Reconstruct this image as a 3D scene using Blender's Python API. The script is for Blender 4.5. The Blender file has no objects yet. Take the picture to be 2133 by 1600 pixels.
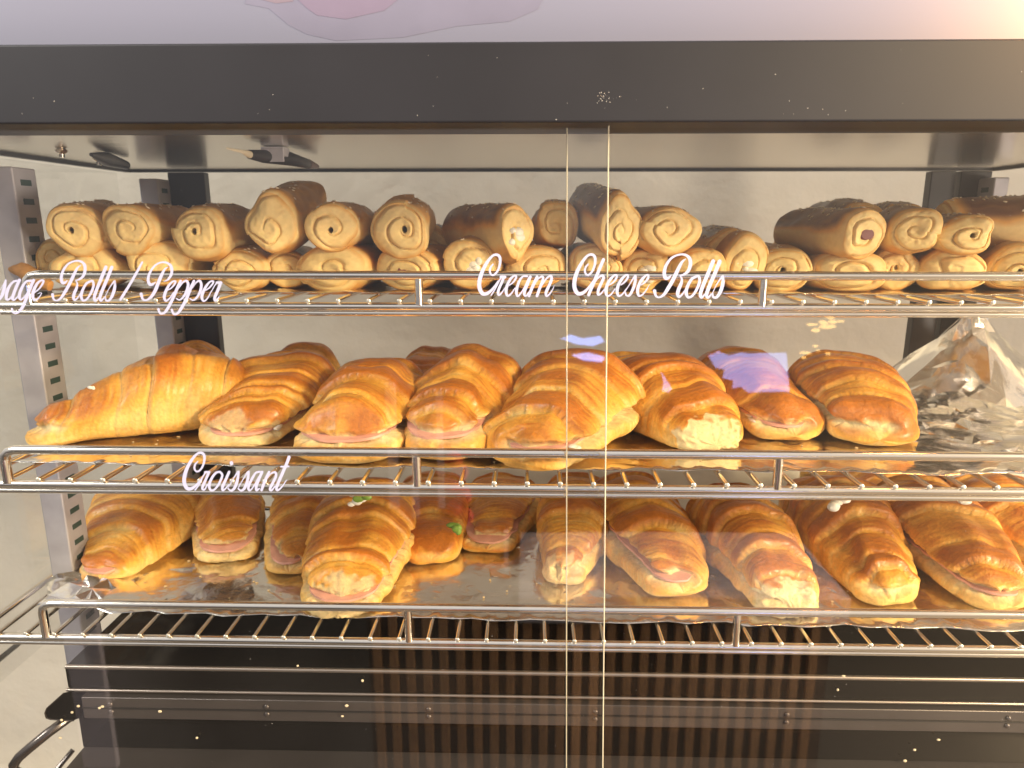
import bpy, math, random
import numpy as np
from mathutils import Vector, Matrix
from mathutils import geometry as mg

S = bpy.context.scene
C = S.collection
R = math.radians

# ------------------------------------------------------------------ camera
F = 1450.0; PITCH = 12.8; YAW = 1.3; W0, H0 = 2133.0, 1600.0
CAM = Vector((0.0, -0.52, 0.0))
cd = bpy.data.cameras.new("camera"); cam = bpy.data.objects.new("camera", cd); C.objects.link(cam)
cam.location = CAM; cam.rotation_euler = (R(90 - PITCH), 0, R(YAW))
cd.sensor_width = 36.0; cd.lens = F / W0 * 36.0; cd.clip_start = 0.01; cd.clip_end = 60.0
S.camera = cam
cd.dof.use_dof = True; cd.dof.focus_distance = 0.52; cd.dof.aperture_fstop = 11.0
CR = cam.rotation_euler.to_matrix()

# ------------------------------------------------------------------ view + world + lamps
S.view_settings.view_transform = 'Standard'; S.view_settings.look = 'None'
S.view_settings.exposure = 0.30; S.view_settings.gamma = 1.0
S.view_settings.use_curve_mapping = False
wd = bpy.data.worlds.new("World"); S.world = wd; wd.use_nodes = True
nt = wd.node_tree; N = nt.nodes; L_ = nt.links
bg = N["Background"]
tc = N.new("ShaderNodeTexCoord"); sx = N.new("ShaderNodeSeparateXYZ")
L_.new(tc.outputs["Generated"], sx.inputs[0])
mr = N.new("ShaderNodeMapRange"); mr.inputs[1].default_value = -1; mr.inputs[2].default_value = 1
L_.new(sx.outputs[2], mr.inputs[0])
cr = N.new("ShaderNodeValToRGB"); L_.new(mr.outputs[0], cr.inputs[0])
e = cr.color_ramp.elements
e[0].position = 0.0; e[0].color = (0.20, 0.16, 0.12, 1)
e[1].position = 1.0; e[1].color = (0.70, 0.67, 0.66, 1)
a = e.new(0.32); a.color = (0.05, 0.04, 0.035, 1)
a = e.new(0.41); a.color = (0.11, 0.105, 0.11, 1)
a = e.new(0.50); a.color = (0.31, 0.30, 0.31, 1)
a = e.new(0.60); a.color = (0.48, 0.47, 0.48, 1)
mx = N.new("ShaderNodeMapRange"); mx.inputs[1].default_value = 0.2; mx.inputs[2].default_value = 1.0
L_.new(sx.outputs[0], mx.inputs[0])
mixc = N.new("ShaderNodeMixRGB"); L_.new(mx.outputs[0], mixc.inputs[0])
L_.new(cr.outputs[0], mixc.inputs[1]); mixc.inputs[2].default_value = (0.9, 0.66, 0.42, 1)
L_.new(mixc.outputs[0], bg.inputs[0]); bg.inputs[1].default_value = 1.15

def area(name, loc, target, sx_, sy_, energy, col):
    d = bpy.data.lights.new(name, 'AREA'); d.shape = 'RECTANGLE'; d.size = sx_; d.size_y = sy_
    d.energy = energy; d.color = col
    o = bpy.data.objects.new(name, d); C.objects.link(o); o.location = loc
    o.rotation_euler = (Vector(target) - Vector(loc)).to_track_quat('-Z', 'Y').to_euler()
    return o
# low warm daylight from the front right, an added cooler soft fill from the front left,
# an added lamp brightening the back wall, another added one aimed at the mirrored slats
area("window_light_warm", (2.1, -1.55, 0.90), (0.25, 0.1, -0.17), 0.35, 0.5, 118, (1.0, 0.79, 0.47))
area("soft_fill_left", (-2.3, -1.35, 1.45), (-0.05, 0.1, -0.15), 1.0, 0.9, 54, (1.0, 0.97, 0.90))
area("wall_fill", (0.0, 0.30, 1.3), (0.0, 0.47, -0.1), 1.6, 0.2, 8, (1.0, 0.93, 0.84))
area("slat_fill", (2.0, -1.25, -0.5), (0.3, -1.9, -0.95), 0.5, 0.5, 75, (1.0, 0.85, 0.7))
pl = bpy.data.lights.new("sign_tint_lamp", 'POINT'); pl.energy = 4.0; pl.color = (1.0, 0.36, 0.07); pl.shadow_soft_size = 0.03  # unseen orange lamp added to tint the poster's right end
po = bpy.data.objects.new("sign_tint_lamp", pl); C.objects.link(po); po.location = (0.415, -0.115, 0.165)

# ------------------------------------------------------------------ helpers
def ray(px, py):
    d = Vector(((px - W0 / 2) / F, -(py - H0 / 2) / F, -1.0)); return CR @ d
def atY(px, py, Y):
    d = ray(px, py); t = (Y - CAM.y) / d.y; return CAM + d * t
def atZ(px, py, Z):
    d = ray(px, py); t = (Z - CAM.z) / d.z; return CAM + d * t
def depth(p):
    return -((CR.inverted() @ (Vector(p) - CAM)).z)

def tag(o, label=None, cat=None, group=None, kind=None):
    if label: o['label'] = label
    if cat: o['category'] = cat
    if group: o['group'] = group
    if kind: o['kind'] = kind
    return o
def empty(name, loc, label, cat, group=None):
    o = bpy.data.objects.new(name, None); C.objects.link(o); o.location = loc; o.empty_display_size = 0.01
    return tag(o, label, cat, group)

def link(name, me, mat, parent=None, smooth=False):
    o = bpy.data.objects.new(name, me); C.objects.link(o)
    if mat: me.materials.append(mat)
    if smooth: me.polygons.foreach_set("use_smooth", [True] * len(me.polygons))
    if parent: o.parent = parent
    return o
class MB:
    """collects plain shapes into one mesh"""
    def __init__(s): s.v = []; s.f = []
    def add(s, vs, fs):
        n = len(s.v); s.v += [tuple(v) for v in vs]; s.f += [tuple(i + n for i in f) for f in fs]
    def box(s, x0, x1, y0, y1, z0, z1):
        vs = [(x, y, z) for x in (x0, x1) for y in (y0, y1) for z in (z0, z1)]
        s.add(vs, [(0, 1, 3, 2), (4, 6, 7, 5), (0, 4, 5, 1), (2, 3, 7, 6), (0, 2, 6, 4), (1, 5, 7, 3)])
    def tube(s, pts, r, n=12, cap=True):
        pts = [Vector(p) for p in pts]; k = len(pts)
        rr = r if isinstance(r, (list, tuple)) else [r] * k
        t0 = (pts[1] - pts[0]).normalized()
        up = Vector((0, 0, 1)) if abs(t0.z) < 0.9 else Vector((0, 1, 0))
        vs = []; fs = []
        for i, p in enumerate(pts):
            t = (pts[min(i + 1, k - 1)] - pts[max(i - 1, 0)]).normalized()
            a = (up - t * up.dot(t))
            if a.length < 1e-5: a = Vector((1, 0, 0))
            a.normalize(); b = t.cross(a); up = a
            for j in range(n):
                an = 2 * math.pi * j / n; vs.append(p + (a * math.cos(an) + b * math.sin(an)) * rr[i])
        for i in range(k - 1):
            for j in range(n):
                j2 = (j + 1) % n; fs.append((i * n + j, i * n + j2, (i + 1) * n + j2, (i + 1) * n + j))
        if cap: fs.append(tuple(reversed(range(n)))); fs.append(tuple(range((k - 1) * n, k * n)))
        s.add(vs, fs)
    def ball(s, c, rx, ry, rz, nu=10, nv=6):
        c = Vector(c); vs = [c + Vector((0, 0, rz))]; fs = []
        for i in range(1, nv):
            ph = math.pi * i / nv
            for j in range(nu):
                t = 2 * math.pi * j / nu
                vs.append(c + Vector((rx * math.sin(ph) * math.cos(t), ry * math.sin(ph) * math.sin(t), rz * math.cos(ph))))
        vs.append(c - Vector((0, 0, rz)))
        for j in range(nu): fs.append((0, 1 + j, 1 + (j + 1) % nu))
        for i in range(nv - 2):
            for j in range(nu):
                a = 1 + i * nu + j; b = 1 + i * nu + (j + 1) % nu; fs.append((a, a + nu, b + nu, b))
        m = len(vs) - 1
        for j in range(nu): fs.append((m, m - nu + (j + 1) % nu, m - nu + j))
        s.add(vs, fs)
    def build(s, name, mat, parent=None, smooth=False, bevel=0.0):
        me = bpy.data.meshes.new(name); me.from_pydata(s.v, [], s.f); me.update()
        o = link(name, me, mat, parent, smooth)
        if bevel:
            b = o.modifiers.new("bevel", 'BEVEL'); b.width = bevel; b.segments = 3; b.limit_method = 'ANGLE'
        if smooth: me.set_sharp_from_angle(angle=R(40))
        return o

def noise3(x, y, z, seed=0):
    """smooth value noise, numpy arrays, -1..1"""
    x, y, z = np.broadcast_arrays(np.asarray(x, float), np.asarray(y, float), np.asarray(z, float))
    xi = np.floor(x).astype(np.int64); yi = np.floor(y).astype(np.int64); zi = np.floor(z).astype(np.int64)
    fx = x - xi; fy = y - yi; fz = z - zi
    fx = fx * fx * (3 - 2 * fx); fy = fy * fy * (3 - 2 * fy); fz = fz * fz * (3 - 2 * fz)
    def h(a, b, c):
        n = (a * 374761393 + b * 668265263 + c * 2147483647 + seed * 1274126177) & 0xFFFFFFFF
        n = ((n ^ (n >> 13)) * 1274126177) & 0xFFFFFFFF
        n = (n ^ (n >> 16)) & 0xFFFF
        return n / 32767.5 - 1.0
    def l(a, b, t): return a + (b - a) * t
    return l(l(l(h(xi, yi, zi), h(xi + 1, yi, zi), fx), l(h(xi, yi + 1, zi), h(xi + 1, yi + 1, zi), fx), fy),
             l(l(h(xi, yi, zi + 1), h(xi + 1, yi, zi + 1), fx), l(h(xi, yi + 1, zi + 1), h(xi + 1, yi + 1, zi + 1), fx), fy), fz)
def sstep(a, b, x):
    t = np.clip((x - a) / (b - a), 0, 1); return t * t * (3 - 2 * t)

def grid_mesh(name, P, col, glz, closed_v=True):
    """P: (nu, nv, 3) rings closed round v"""
    nu, nv = P.shape[:2]
    me = bpy.data.meshes.new(name)
    i = np.arange(nu - 1)[:, None]; j = np.arange(nv)[None, :]; j2 = (j + 1) % nv
    q = np.stack([i * nv + j, i * nv + j2, (i + 1) * nv + j2, (i + 1) * nv + j], -1).reshape(-1, 4)
    if not closed_v: pass
    nf = len(q)
    me.vertices.add(nu * nv); me.vertices.foreach_set("co", P.reshape(-1))
    me.loops.add(nf * 4); me.loops.foreach_set("vertex_index", q.reshape(-1).astype(np.int32))
    me.polygons.add(nf); me.polygons.foreach_set("loop_start", np.arange(0, nf * 4, 4, dtype=np.int32))
    me.polygons.foreach_set("loop_total", np.full(nf, 4, dtype=np.int32))
    me.update(calc_edges=True); me.validate()
    ca = me.color_attributes.new("crust", 'FLOAT_COLOR', 'POINT')
    rgba = np.concatenate([col.reshape(-1, 3), glz.reshape(-1, 1)], 1)
    ca.data.foreach_set("color", rgba.reshape(-1).astype(np.float32))
    me.polygons.foreach_set("use_smooth", np.ones(nf, dtype=bool))
    return me

# ------------------------------------------------------------------ materials
def mat(name):
    m = bpy.data.materials.new(name); m.use_nodes = True
    return m, m.node_tree.nodes, m.node_tree.links, m.node_tree.nodes["Principled BSDF"]
def simple(name, col, rough=0.5, metal=0.0, noise=0.0, nscale=20, bump=0.0, bscale=80, coat=0.0, spec=0.5, stretch=None):
    m, n, l, b = mat(name)
    b.inputs["Base Color"].default_value = (*col, 1); b.inputs["Roughness"].default_value = rough
    b.inputs["Metallic"].default_value = metal; b.inputs["Coat Weight"].default_value = coat
    b.inputs["Specular IOR Level"].default_value = spec
    t = n.new("ShaderNodeTexCoord"); mp = n.new("ShaderNodeMapping"); l.new(t.outputs["Object"], mp.inputs[0])
    if stretch: mp.inputs["Scale"].default_value = stretch
    if noise:
        nz = n.new("ShaderNodeTexNoise"); nz.inputs["Scale"].default_value = nscale; nz.inputs["Detail"].default_value = 6
        l.new(mp.outputs[0], nz.inputs[0])
        r = n.new("ShaderNodeValToRGB"); l.new(nz.outputs[0], r.inputs[0])
        r.color_ramp.elements[0].position = 0.3; r.color_ramp.elements[1].position = 0.7
        r.color_ramp.elements[0].color = (*[c * (1 - noise) for c in col], 1)
        r.color_ramp.elements[1].color = (*[min(1, c * (1 + noise)) for c in col], 1)
        l.new(r.outputs[0], b.inputs["Base Color"])
    if bump:
        nz = n.new("ShaderNodeTexNoise"); nz.inputs["Scale"].default_value = bscale; nz.inputs["Detail"].default_value = 5
        l.new(mp.outputs[0], nz.inputs[0])
        bp = n.new("ShaderNodeBump"); bp.inputs["Strength"].default_value = 1.0; bp.inputs["Distance"].default_value = bump
        l.new(nz.outputs[0], bp.inputs["Height"]); l.new(bp.outputs[0], b.inputs["Normal"])
    return m

def bread_mat(name, coat):
    m, n, l, b = mat(name)
    at = n.new("ShaderNodeAttribute"); at.attribute_name = "crust"
    t = n.new("ShaderNodeTexCoord")
    nz = n.new("ShaderNodeTexNoise"); nz.inputs["Scale"].default_value = 300; nz.inputs["Detail"].default_value = 8; nz.inputs["Roughness"].default_value = 0.62
    l.new(t.outputs["Object"], nz.inputs[0])
    nb = n.new("ShaderNodeTexNoise"); nb.inputs["Scale"].default_value = 45; nb.inputs["Detail"].default_value = 4
    l.new(t.outputs["Object"], nb.inputs[0])
    add = n.new("ShaderNodeMath"); add.operation = 'ADD'; l.new(nz.outputs[0], add.inputs[0]); l.new(nb.outputs[0], add.inputs[1])
    mrr = n.new("ShaderNodeMapRange"); mrr.inputs[1].default_value = 0.7; mrr.inputs[2].default_value = 1.3
    mrr.inputs[3].default_value = 0.72; mrr.inputs[4].default_value = 1.2
    l.new(add.outputs[0], mrr.inputs[0])
    vm = n.new("ShaderNodeVectorMath"); vm.operation = 'SCALE'
    l.new(at.outputs["Color"], vm.inputs[0]); l.new(mrr.outputs[0], vm.inputs["Scale"])
    l.new(vm.outputs[0], b.inputs["Base Color"])
    rr = n.new("ShaderNodeMapRange"); rr.inputs[3].default_value = 0.72; rr.inputs[4].default_value = 0.36
    l.new(at.outputs["Alpha"], rr.inputs[0]); l.new(rr.outputs[0], b.inputs["Roughness"])
    cm = n.new("ShaderNodeMath"); cm.operation = 'MULTIPLY'; cm.inputs[1].default_value = coat
    l.new(at.outputs["Alpha"], cm.inputs[0]); l.new(cm.outputs[0], b.inputs["Coat Weight"])
    b.inputs["Coat Roughness"].default_value = 0.28; b.inputs["Specular IOR Level"].default_value = 0.35
    b.inputs["Subsurface Weight"].default_value = 0.12
    b.inputs["Subsurface Radius"].default_value = (0.006, 0.003, 0.0012); b.inputs["Subsurface Scale"].default_value = 1.0
    bp = n.new("ShaderNodeBump"); bp.inputs["Strength"].default_value = 0.9; bp.inputs["Distance"].default_value = 0.0014
    l.new(add.outputs[0], bp.inputs["Height"]); l.new(bp.outputs[0], b.inputs["Normal"])
    return m

M = {}
M['croissant'] = bread_mat("baked_crust", 0.45)
M['roll'] = bread_mat("roll_dough", 0.12)
for nn_ in M['roll'].node_tree.nodes:
    if nn_.type == 'MAP_RANGE' and abs(nn_.inputs[4].default_value - 1.2) < .01: nn_.inputs[3].default_value = .90; nn_.inputs[4].default_value = 1.06
    if nn_.type == 'BUMP': nn_.inputs["Distance"].default_value = 0.00022
M['chrome'] = simple("chrome_wire", (0.96, 0.91, 0.83), 0.11, 1.0)
M['chrome_cut'] = simple("cut_wire_end", (0.82, 0.80, 0.72), 0.32, 0.7)
M['foil'] = simple("aluminium_foil", (0.84, 0.82, 0.79), 0.17, 1.0, bump=0.0009, bscale=55)
M['header'] = simple("charcoal_painted_steel", (0.018, 0.018, 0.024), 0.5, 0.0, noise=0.15, nscale=9, spec=0.35)
M['ceiling'] = simple("brushed_steel", (0.72, 0.67, 0.58), 0.22, 1.0, bump=0.0004, bscale=14, stretch=(1, 5, 1))
M['dark'] = simple("black_post_paint", (0.022, 0.020, 0.020), 0.38)
M['silver'] = simple("silver_upright_metal", (0.42, 0.41, 0.45), 0.45, 0.25, noise=0.12, nscale=40)
M['gunmetal'] = simple("worn_gunmetal", (0.16, 0.14, 0.13), 0.25, 0.9)
M['slot'] = simple("slot_shadow_green", (0.025, 0.055, 0.048), 0.6)
M['wall'] = simple("cream_plaster", (0.61, 0.565, 0.465), 0.85, noise=0.05, nscale=9, bump=0.0030, bscale=26)
M['black_steel'] = simple("black_glossy_steel", (0.007, 0.006, 0.0055), 0.14, 0.0, bump=0.0003, bscale=11, spec=0.35)
M['strip'] = simple("door_track_metal", (0.11, 0.095, 0.09), 0.36, 0.6, noise=0.15, nscale=14)
M['ham'] = simple("ham_pink", (0.70, 0.36, 0.27), 0.42, noise=0.12, nscale=90, bump=0.0004, bscale=200)
M['cheese'] = simple("white_cream_cheese", (0.84, 0.80, 0.70), 0.42, bump=0.0012, bscale=150)
M['sausage'] = simple("sausage_red", (0.17, 0.035, 0.03), 0.35)
M['sesame'] = simple("sesame_seed", (0.74, 0.62, 0.42), 0.5)
M['vinyl'] = simple("white_vinyl", (0.47, 0.49, 0.72), 0.5)
M['edge'] = simple("polished_glass_edge", (0.62, 0.56, 0.42), 0.15)
M['crumb'] = simple("bread_crumb", (0.72, 0.52, 0.26), 0.8)
M['dust'] = simple("dust_speck", (0.75, 0.72, 0.70), 0.8)
M['pepper'] = simple("green_pepper_slice", (0.18, 0.30, 0.04), 0.4)

def glass_mat():
    m = bpy.data.materials.new("clear_door_glass"); m.use_nodes = True
    n = m.node_tree.nodes; l = m.node_tree.links; n.clear()
    o = n.new("ShaderNodeOutputMaterial"); mix = n.new("ShaderNodeMixShader")
    tr = n.new("ShaderNodeBsdfTransparent"); gl = n.new("ShaderNodeBsdfGlossy"); fr = n.new("ShaderNodeFresnel")
    gm = n.new("ShaderNodeNewGeometry"); ir = n.new("ShaderNodeMapRange"); ir.inputs[3].default_value = 1.52; ir.inputs[4].default_value = 1 / 1.52
    l.new(gm.outputs["Backfacing"], ir.inputs[0]); l.new(ir.outputs[0], fr.inputs[0]); gl.inputs["Roughness"].default_value = 0.0
    tr.inputs[0].default_value = (0.985, 0.985, 0.98, 1)
    # faint wiped-dust film
    df = n.new("ShaderNodeBsdfDiffuse"); df.inputs[0].default_value = (0.8, 0.8, 0.8, 1)
    t = n.new("ShaderNodeTexCoord"); nz = n.new("ShaderNodeTexNoise"); nz.inputs["Scale"].default_value = 7; nz.inputs["Detail"].default_value = 8
    mp = n.new("ShaderNodeMapping"); mp.inputs["Scale"].default_value = (1, 1, 0.5); l.new(t.outputs["Object"], mp.inputs[0]); l.new(mp.outputs[0], nz.inputs[0])
    r = n.new("ShaderNodeMapRange"); r.inputs[1].default_value = 0.45; r.inputs[2].default_value = 0.8; r.inputs[3].default_value = 0.0003; r.inputs[4].default_value = 0.006
    l.new(nz.outputs[0], r.inputs[0])
    m2 = n.new("ShaderNodeMixShader"); l.new(r.outputs[0], m2.inputs[0]); l.new(tr.outputs[0], m2.inputs[1]); l.new(df.outputs[0], m2.inputs[2])
    l.new(fr.outputs[0], mix.inputs[0]); l.new(m2.outputs[0], mix.inputs[1]); l.new(gl.outputs[0], mix.inputs[2])
    l.new(mix.outputs[0], o.inputs[0]); return m
M['glass'] = glass_mat()

def emis(name, col, st):
    m, n, l, b = mat(name); b.inputs["Base Color"].default_value = (0, 0, 0, 1)
    b.inputs["Emission Color"].default_value = (*col, 1); b.inputs["Emission Strength"].default_value = st
    return m

# ------------------------------------------------------------------ setting: wall
w = MB(); w.box(-2.2, 2.6, 0.47, 0.55, -1.6, 0.9)
tag(w.build("back_wall", M['wall']), kind='structure')

# ------------------------------------------------------------------ the case
YG = -0.085
zt0 = atY(1066, 257, -0.095).z; zt1 = atY(1066, 89, -0.095).z
zc = zt0 + 0.003
case = empty("display_case", (0, 0, zt0), "charcoal and steel bakery display case holding the three wire shelves", "display case")
def part(mb, name, m, smooth=False, bevel=0.0, parent=None):
    """parts are modelled in world space, parented with the inverse so they stay there"""
    o = mb.build(name, m, None, smooth, bevel); p = parent or case
    o.parent = p; o.matrix_parent_inverse = Matrix.Translation(-p.location) if p.type == 'EMPTY' else Matrix.Identity(4)
    return o
b = MB(); b.box(-0.75, 1.50, -0.098, -0.045, zt0, zt1); part(b, "header_beam", M['header'], True, 0.0012)  # right end lengthened out of view to keep warm light off the wall
b = MB(); b.box(-0.44, 0.50, -0.044, 0.275, zc, zc + 0.02); part(b, "ceiling_panel", M['ceiling'])
b = MB(); b.box(-0.447, 0.507, 0.2755, 0.285, zc - 0.0025, zc + 0.02)
b.box(-0.447, -0.4405, -0.044, 0.275, zc - 0.003, zc + 0.02); b.box(0.5005, 0.507, -0.044, 0.275, zc - 0.003, zc + 0.02)
part(b, "ceiling_trim", M['dark'])
# posts: black rear posts and silver slotted uprights
def Xat(px, py, Y): return atY(px, py, Y).x
zb = -0.46
def post(x0, x1, y0, y1, m, name, z1=None):
    q = MB(); q.box(x0, x1, y0, y1, zb, (z1 if z1 is not None else zc - 0.004)); return part(q, name, m, True, 0.001)
xl0, xl1 = Xat(352, 400, 0.262), Xat(428, 400, 0.262)
post(xl0, xl1, 0.262, 0.274, M['dark'], "rear_post")
xr0, xr1 = Xat(1936, 400, 0.262), Xat(1988, 400, 0.262)
post(xr0, xr1, 0.262, 0.274, M['dark'], "rear_post")
xr2, xr3 = Xat(1998, 400, 0.262), Xat(2062, 400, 0.262)
post(xr2, xr3, 0.262, 0.274, M['dark'], "rear_post")
def upright(x0, x1, y0, y1, ztop, side):
    u = MB(); u.box(x0, x1, y0, y1, zb, ztop); o = part(u, "slotted_upright", M['silver'], True, 0.0015)
    s_ = MB(); z = ztop - 0.012; xs = x1 if side > 0 else x0
    while z > zb:
        s_.box(xs - 0.0004, xs + 0.0004, y0 + (y1 - y0) * 0.28, y0 + (y1 - y0) * 0.72, z - 0.0024, z + 0.0024); z -= 0.0152
    so = s_.build("slot_holes", M['slot']); so.parent = o; so.matrix_parent_inverse = Matrix.Identity(4)
    return o
upright(-0.436, -0.4155, 0.055, 0.083, zc - 0.014, 1)
upright(Xat(291, 400, 0.235), Xat(330, 400, 0.235), 0.235, 0.2615, zc - 0.012, 1)
upright(Xat(2068, 400, 0.235), Xat(2100, 400, 0.235), 0.235, 0.2615, zc - 0.012, -1)
# bolts and a hanging temperature probe under the ceiling
for px, py in ((128, 315), (205, 332)):
    b = MB(); p = atZ(px, py, zc - 0.002); b.ball(p, 0.005, 0.005, 0.0025); b.tube([p, p + Vector((0, 0, -0.005))], 0.002)
    part(b, "ceiling_bolt", M['chrome'], True)
b = MB()
p0, p1 = atZ(190, 322, zc - 0.006), atZ(262, 344, zc - 0.006)
b.tube([p0, p0.lerp(p1, .4), p1], [0.0015, 0.006, 0.004]); part(b, "ceiling_catch", M['dark'], True)
probe = empty("temperature_probe", atZ(575, 325, zc - 0.006), "black pen-shaped temperature probe hung flat under the case ceiling", "probe")
def free(mb, name, m, parent, smooth=True, bevel=0):
    o = mb.build(name, m, None, smooth, bevel); o.parent = parent; o.matrix_parent_inverse = Matrix.Translation(-parent.location) if parent.type == 'EMPTY' else Matrix.Identity(4); return o
q = [atZ(x, y, zc - 0.008) for x, y in ((505, 316), (520, 322), (548, 326), (600, 330), (640, 341), (660, 347))]
b = MB(); b.tube([q[1], q[2], q[3], q[4]], [0.0035, 0.005, 0.0055, 0.004], 14); free(b, "probe_body", M['dark'], probe)
b = MB(); b.tube([q[0] + Vector((-.01, -.004, 0.002)), q[0], q[1]], [0.0006, 0.0012, 0.003], 10); free(b, "probe_tip", M['edge'], probe)
b = MB(); b.tube([q[4], q[5]], [0.0043, 0.0022], 12); free(b, "probe_cap", simple("probe_brown", (0.07, 0.025, 0.015), 0.4), probe)
b = MB(); cc = q[2].lerp(q[3], .5); b.box(cc.x - .009, cc.x + .009, cc.y - .007, cc.y + .007, cc.z + .0005, zc - 0.0005); b.box(cc.x - .009, cc.x + .009, cc.y - .0075, cc.y - .0065, cc.z - .004, cc.z + .006)
free(b, "probe_clip", M['silver'], probe, False, 0.0006)

# lower deck: black box with rolled front edge, recess, track strip, ledge
YD = -0.02
def zat(py, Y, px=1066): return atY(px, py, Y).z
z_a = zat(1402, YD); z_b = zat(1450, YD); z_s0 = zat(1463, YD - .002); z_s1 = zat(1507, YD - .002); z_l = zat(1578, YD)
xd0 = atY(132, 1386, YD).x
b = MB(); b.box(xd0, 0.62, YD, 0.25, z_b, z_a); part(b, "deck_box", M['black_steel'], True, 0.0022)
b = MB(); b.box(xd0 + .003, 0.62, YD + .004, 0.25, z_l, z_b - .0005); part(b, "deck_recess", M['black_steel'])
lip = MB(); lip.tube([(xd0, YD - .0005, z_b), (0.62, YD - .0005, z_b)], 0.0013, 10); lip.tube([(xd0 + .001, YD + .0015, z_a - .001), (0.62, YD + .0015, z_a - .001)], 0.0019, 12)
part(lip, "deck_lip", simple("edge_glint_steel", (0.42, 0.36, 0.31), 0.3, 0.9), True)  # paler metal stands for the bright line reflected along the deck edges
b = MB(); xs0 = atY(176, 1455, YD).x; b.box(xs0, 0.62, YD - .004, YD + .0035, z_s1, z_s0)
st = part(b, "track_strip", M['strip'], True, 0.0008)
b = MB(); zm = (z_s0 + z_s1) / 2 + .0005; b.box(xs0, .62, YD - .0050, YD - .0041, zm - .0006, zm + .0006)
part(b, "track_groove", M['dark'])
for px in (232, 556, 893, 1240, 1640, 2103):
    for dz in (.0035, -.0035):
        c = Vector((atY(px, 1480, YD - .004).x, YD - .0045, zm + dz)); b = MB(); b.ball(c, .0022, .0012, .0022); part(b, "track_screw", M['strip'], True)
b = MB(); b.box(xd0 + .002, 0.62, YD - .03, 0.25, z_l - .02, z_l - .0006); part(b, "deck_ledge", M['strip'], True, 0.002)
# corner bracket with a bent wire pull at the lower left
pg = [atY(x, y, YD - .004) for x, y in ((95, 1484), (99, 1474), (134, 1443), (150, 1440), (155, 1500), (106, 1497), (98, 1494))]
b = MB(); b.add(pg + [v + Vector((0, .02, -.010)) for v in pg], [tuple(range(7))[::-1], tuple(range(7, 14))] + [(k, (k + 1) % 7, 7 + (k + 1) % 7, 7 + k) for k in range(7)])
part(b, "corner_block", M['black_steel'])
b = MB(); b.tube([p + Vector((0, -.0008, 0)) for p in (pg[4], pg[5], pg[6], pg[0], pg[1], pg[2])], .0006, 8); part(b, "corner_trim", M['gunmetal'], True)
b = MB(); b.tube([atY(x, y, YD + dy) for x, y, dy in ((185, 1468, .03), (140, 1498, .01), (100, 1527, -.002), (62, 1558, -.006), (40, 1577, -.008), (29, 1592, -.008), (30, 1606, -.008), (48, 1614, -.008), (200, 1622, -.004))], 0.0041, 14)
part(b, "rack_corner", M['gunmetal'], True)
b = MB(); b.tube([atY(116, 1606, YD), atY(152, 1562, YD + .012)], .0022, 8); part(b, "rack_wire", M['gunmetal'], True)
b = MB(); b.tube([atY(-30, 1396, .06), atY(56, 1327, .16)], .0028, 8); part(b, "side_trim", M['dark'], True)
b = MB(); b.box(-0.4575, -0.4540, -0.02, 0.27, z_a - .03, zc - .004)
part(b, "side_pane", M['glass'])

# glass doors
def door(name, label, pa, pb, Y, edge_side):
    """pa, pb: left and right edges as (px at y 258, px at y 1600)"""
    e_ = empty(name, (0, Y, zb), label, "glass door")
    def X(edge, top): return atY(edge[0], 258, Y).x if top else atY(edge[1], 1600, Y).x
    zt, zd = atY(1066, 255, Y).z + .004, atY(1066, 1600, Y).z
    xs = [X(pa, 1), X(pb, 1), X(pb, 0), X(pa, 0)]
    # extend below the frame along the same slope
    k = (zt - (zd - .04)) / (zt - zd)
    xb, xa = xs[1] + (xs[2] - xs[1]) * k, xs[0] + (xs[3] - xs[0]) * k; zd -= .04
    t = 0.0032
    m_ = MB(); vs = []
    for y in (Y, Y + t): vs += [(xs[0], y, zt), (xs[1], y, zt), (xb, y, zd), (xa, y, zd)]
    m_.add(vs, [(0, 3, 2, 1), (4, 5, 6, 7)]); free(m_, "glass_pane", M['glass'], e_, False)
    m_ = MB()
    a_, b_ = (xs[1], xb) if edge_side > 0 else (xs[0], xa)
    m_.tube([(a_, Y + t / 2, zt), (b_, Y + t / 2, zd)], 0.00045, 10)
    free(m_, "polished_edge", M['edge'], e_)
    return e_
door("sliding_glass_door", "left sliding glass door ending at the wider-set bright vertical edge line", (-700, -700), (1268, 1256), YG, 1)
door("sliding_glass_door", "right sliding glass door, its pale edge line just right of the word Cream", (1181, 1180), (2700, 2700), YG + .009, -1)

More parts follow.
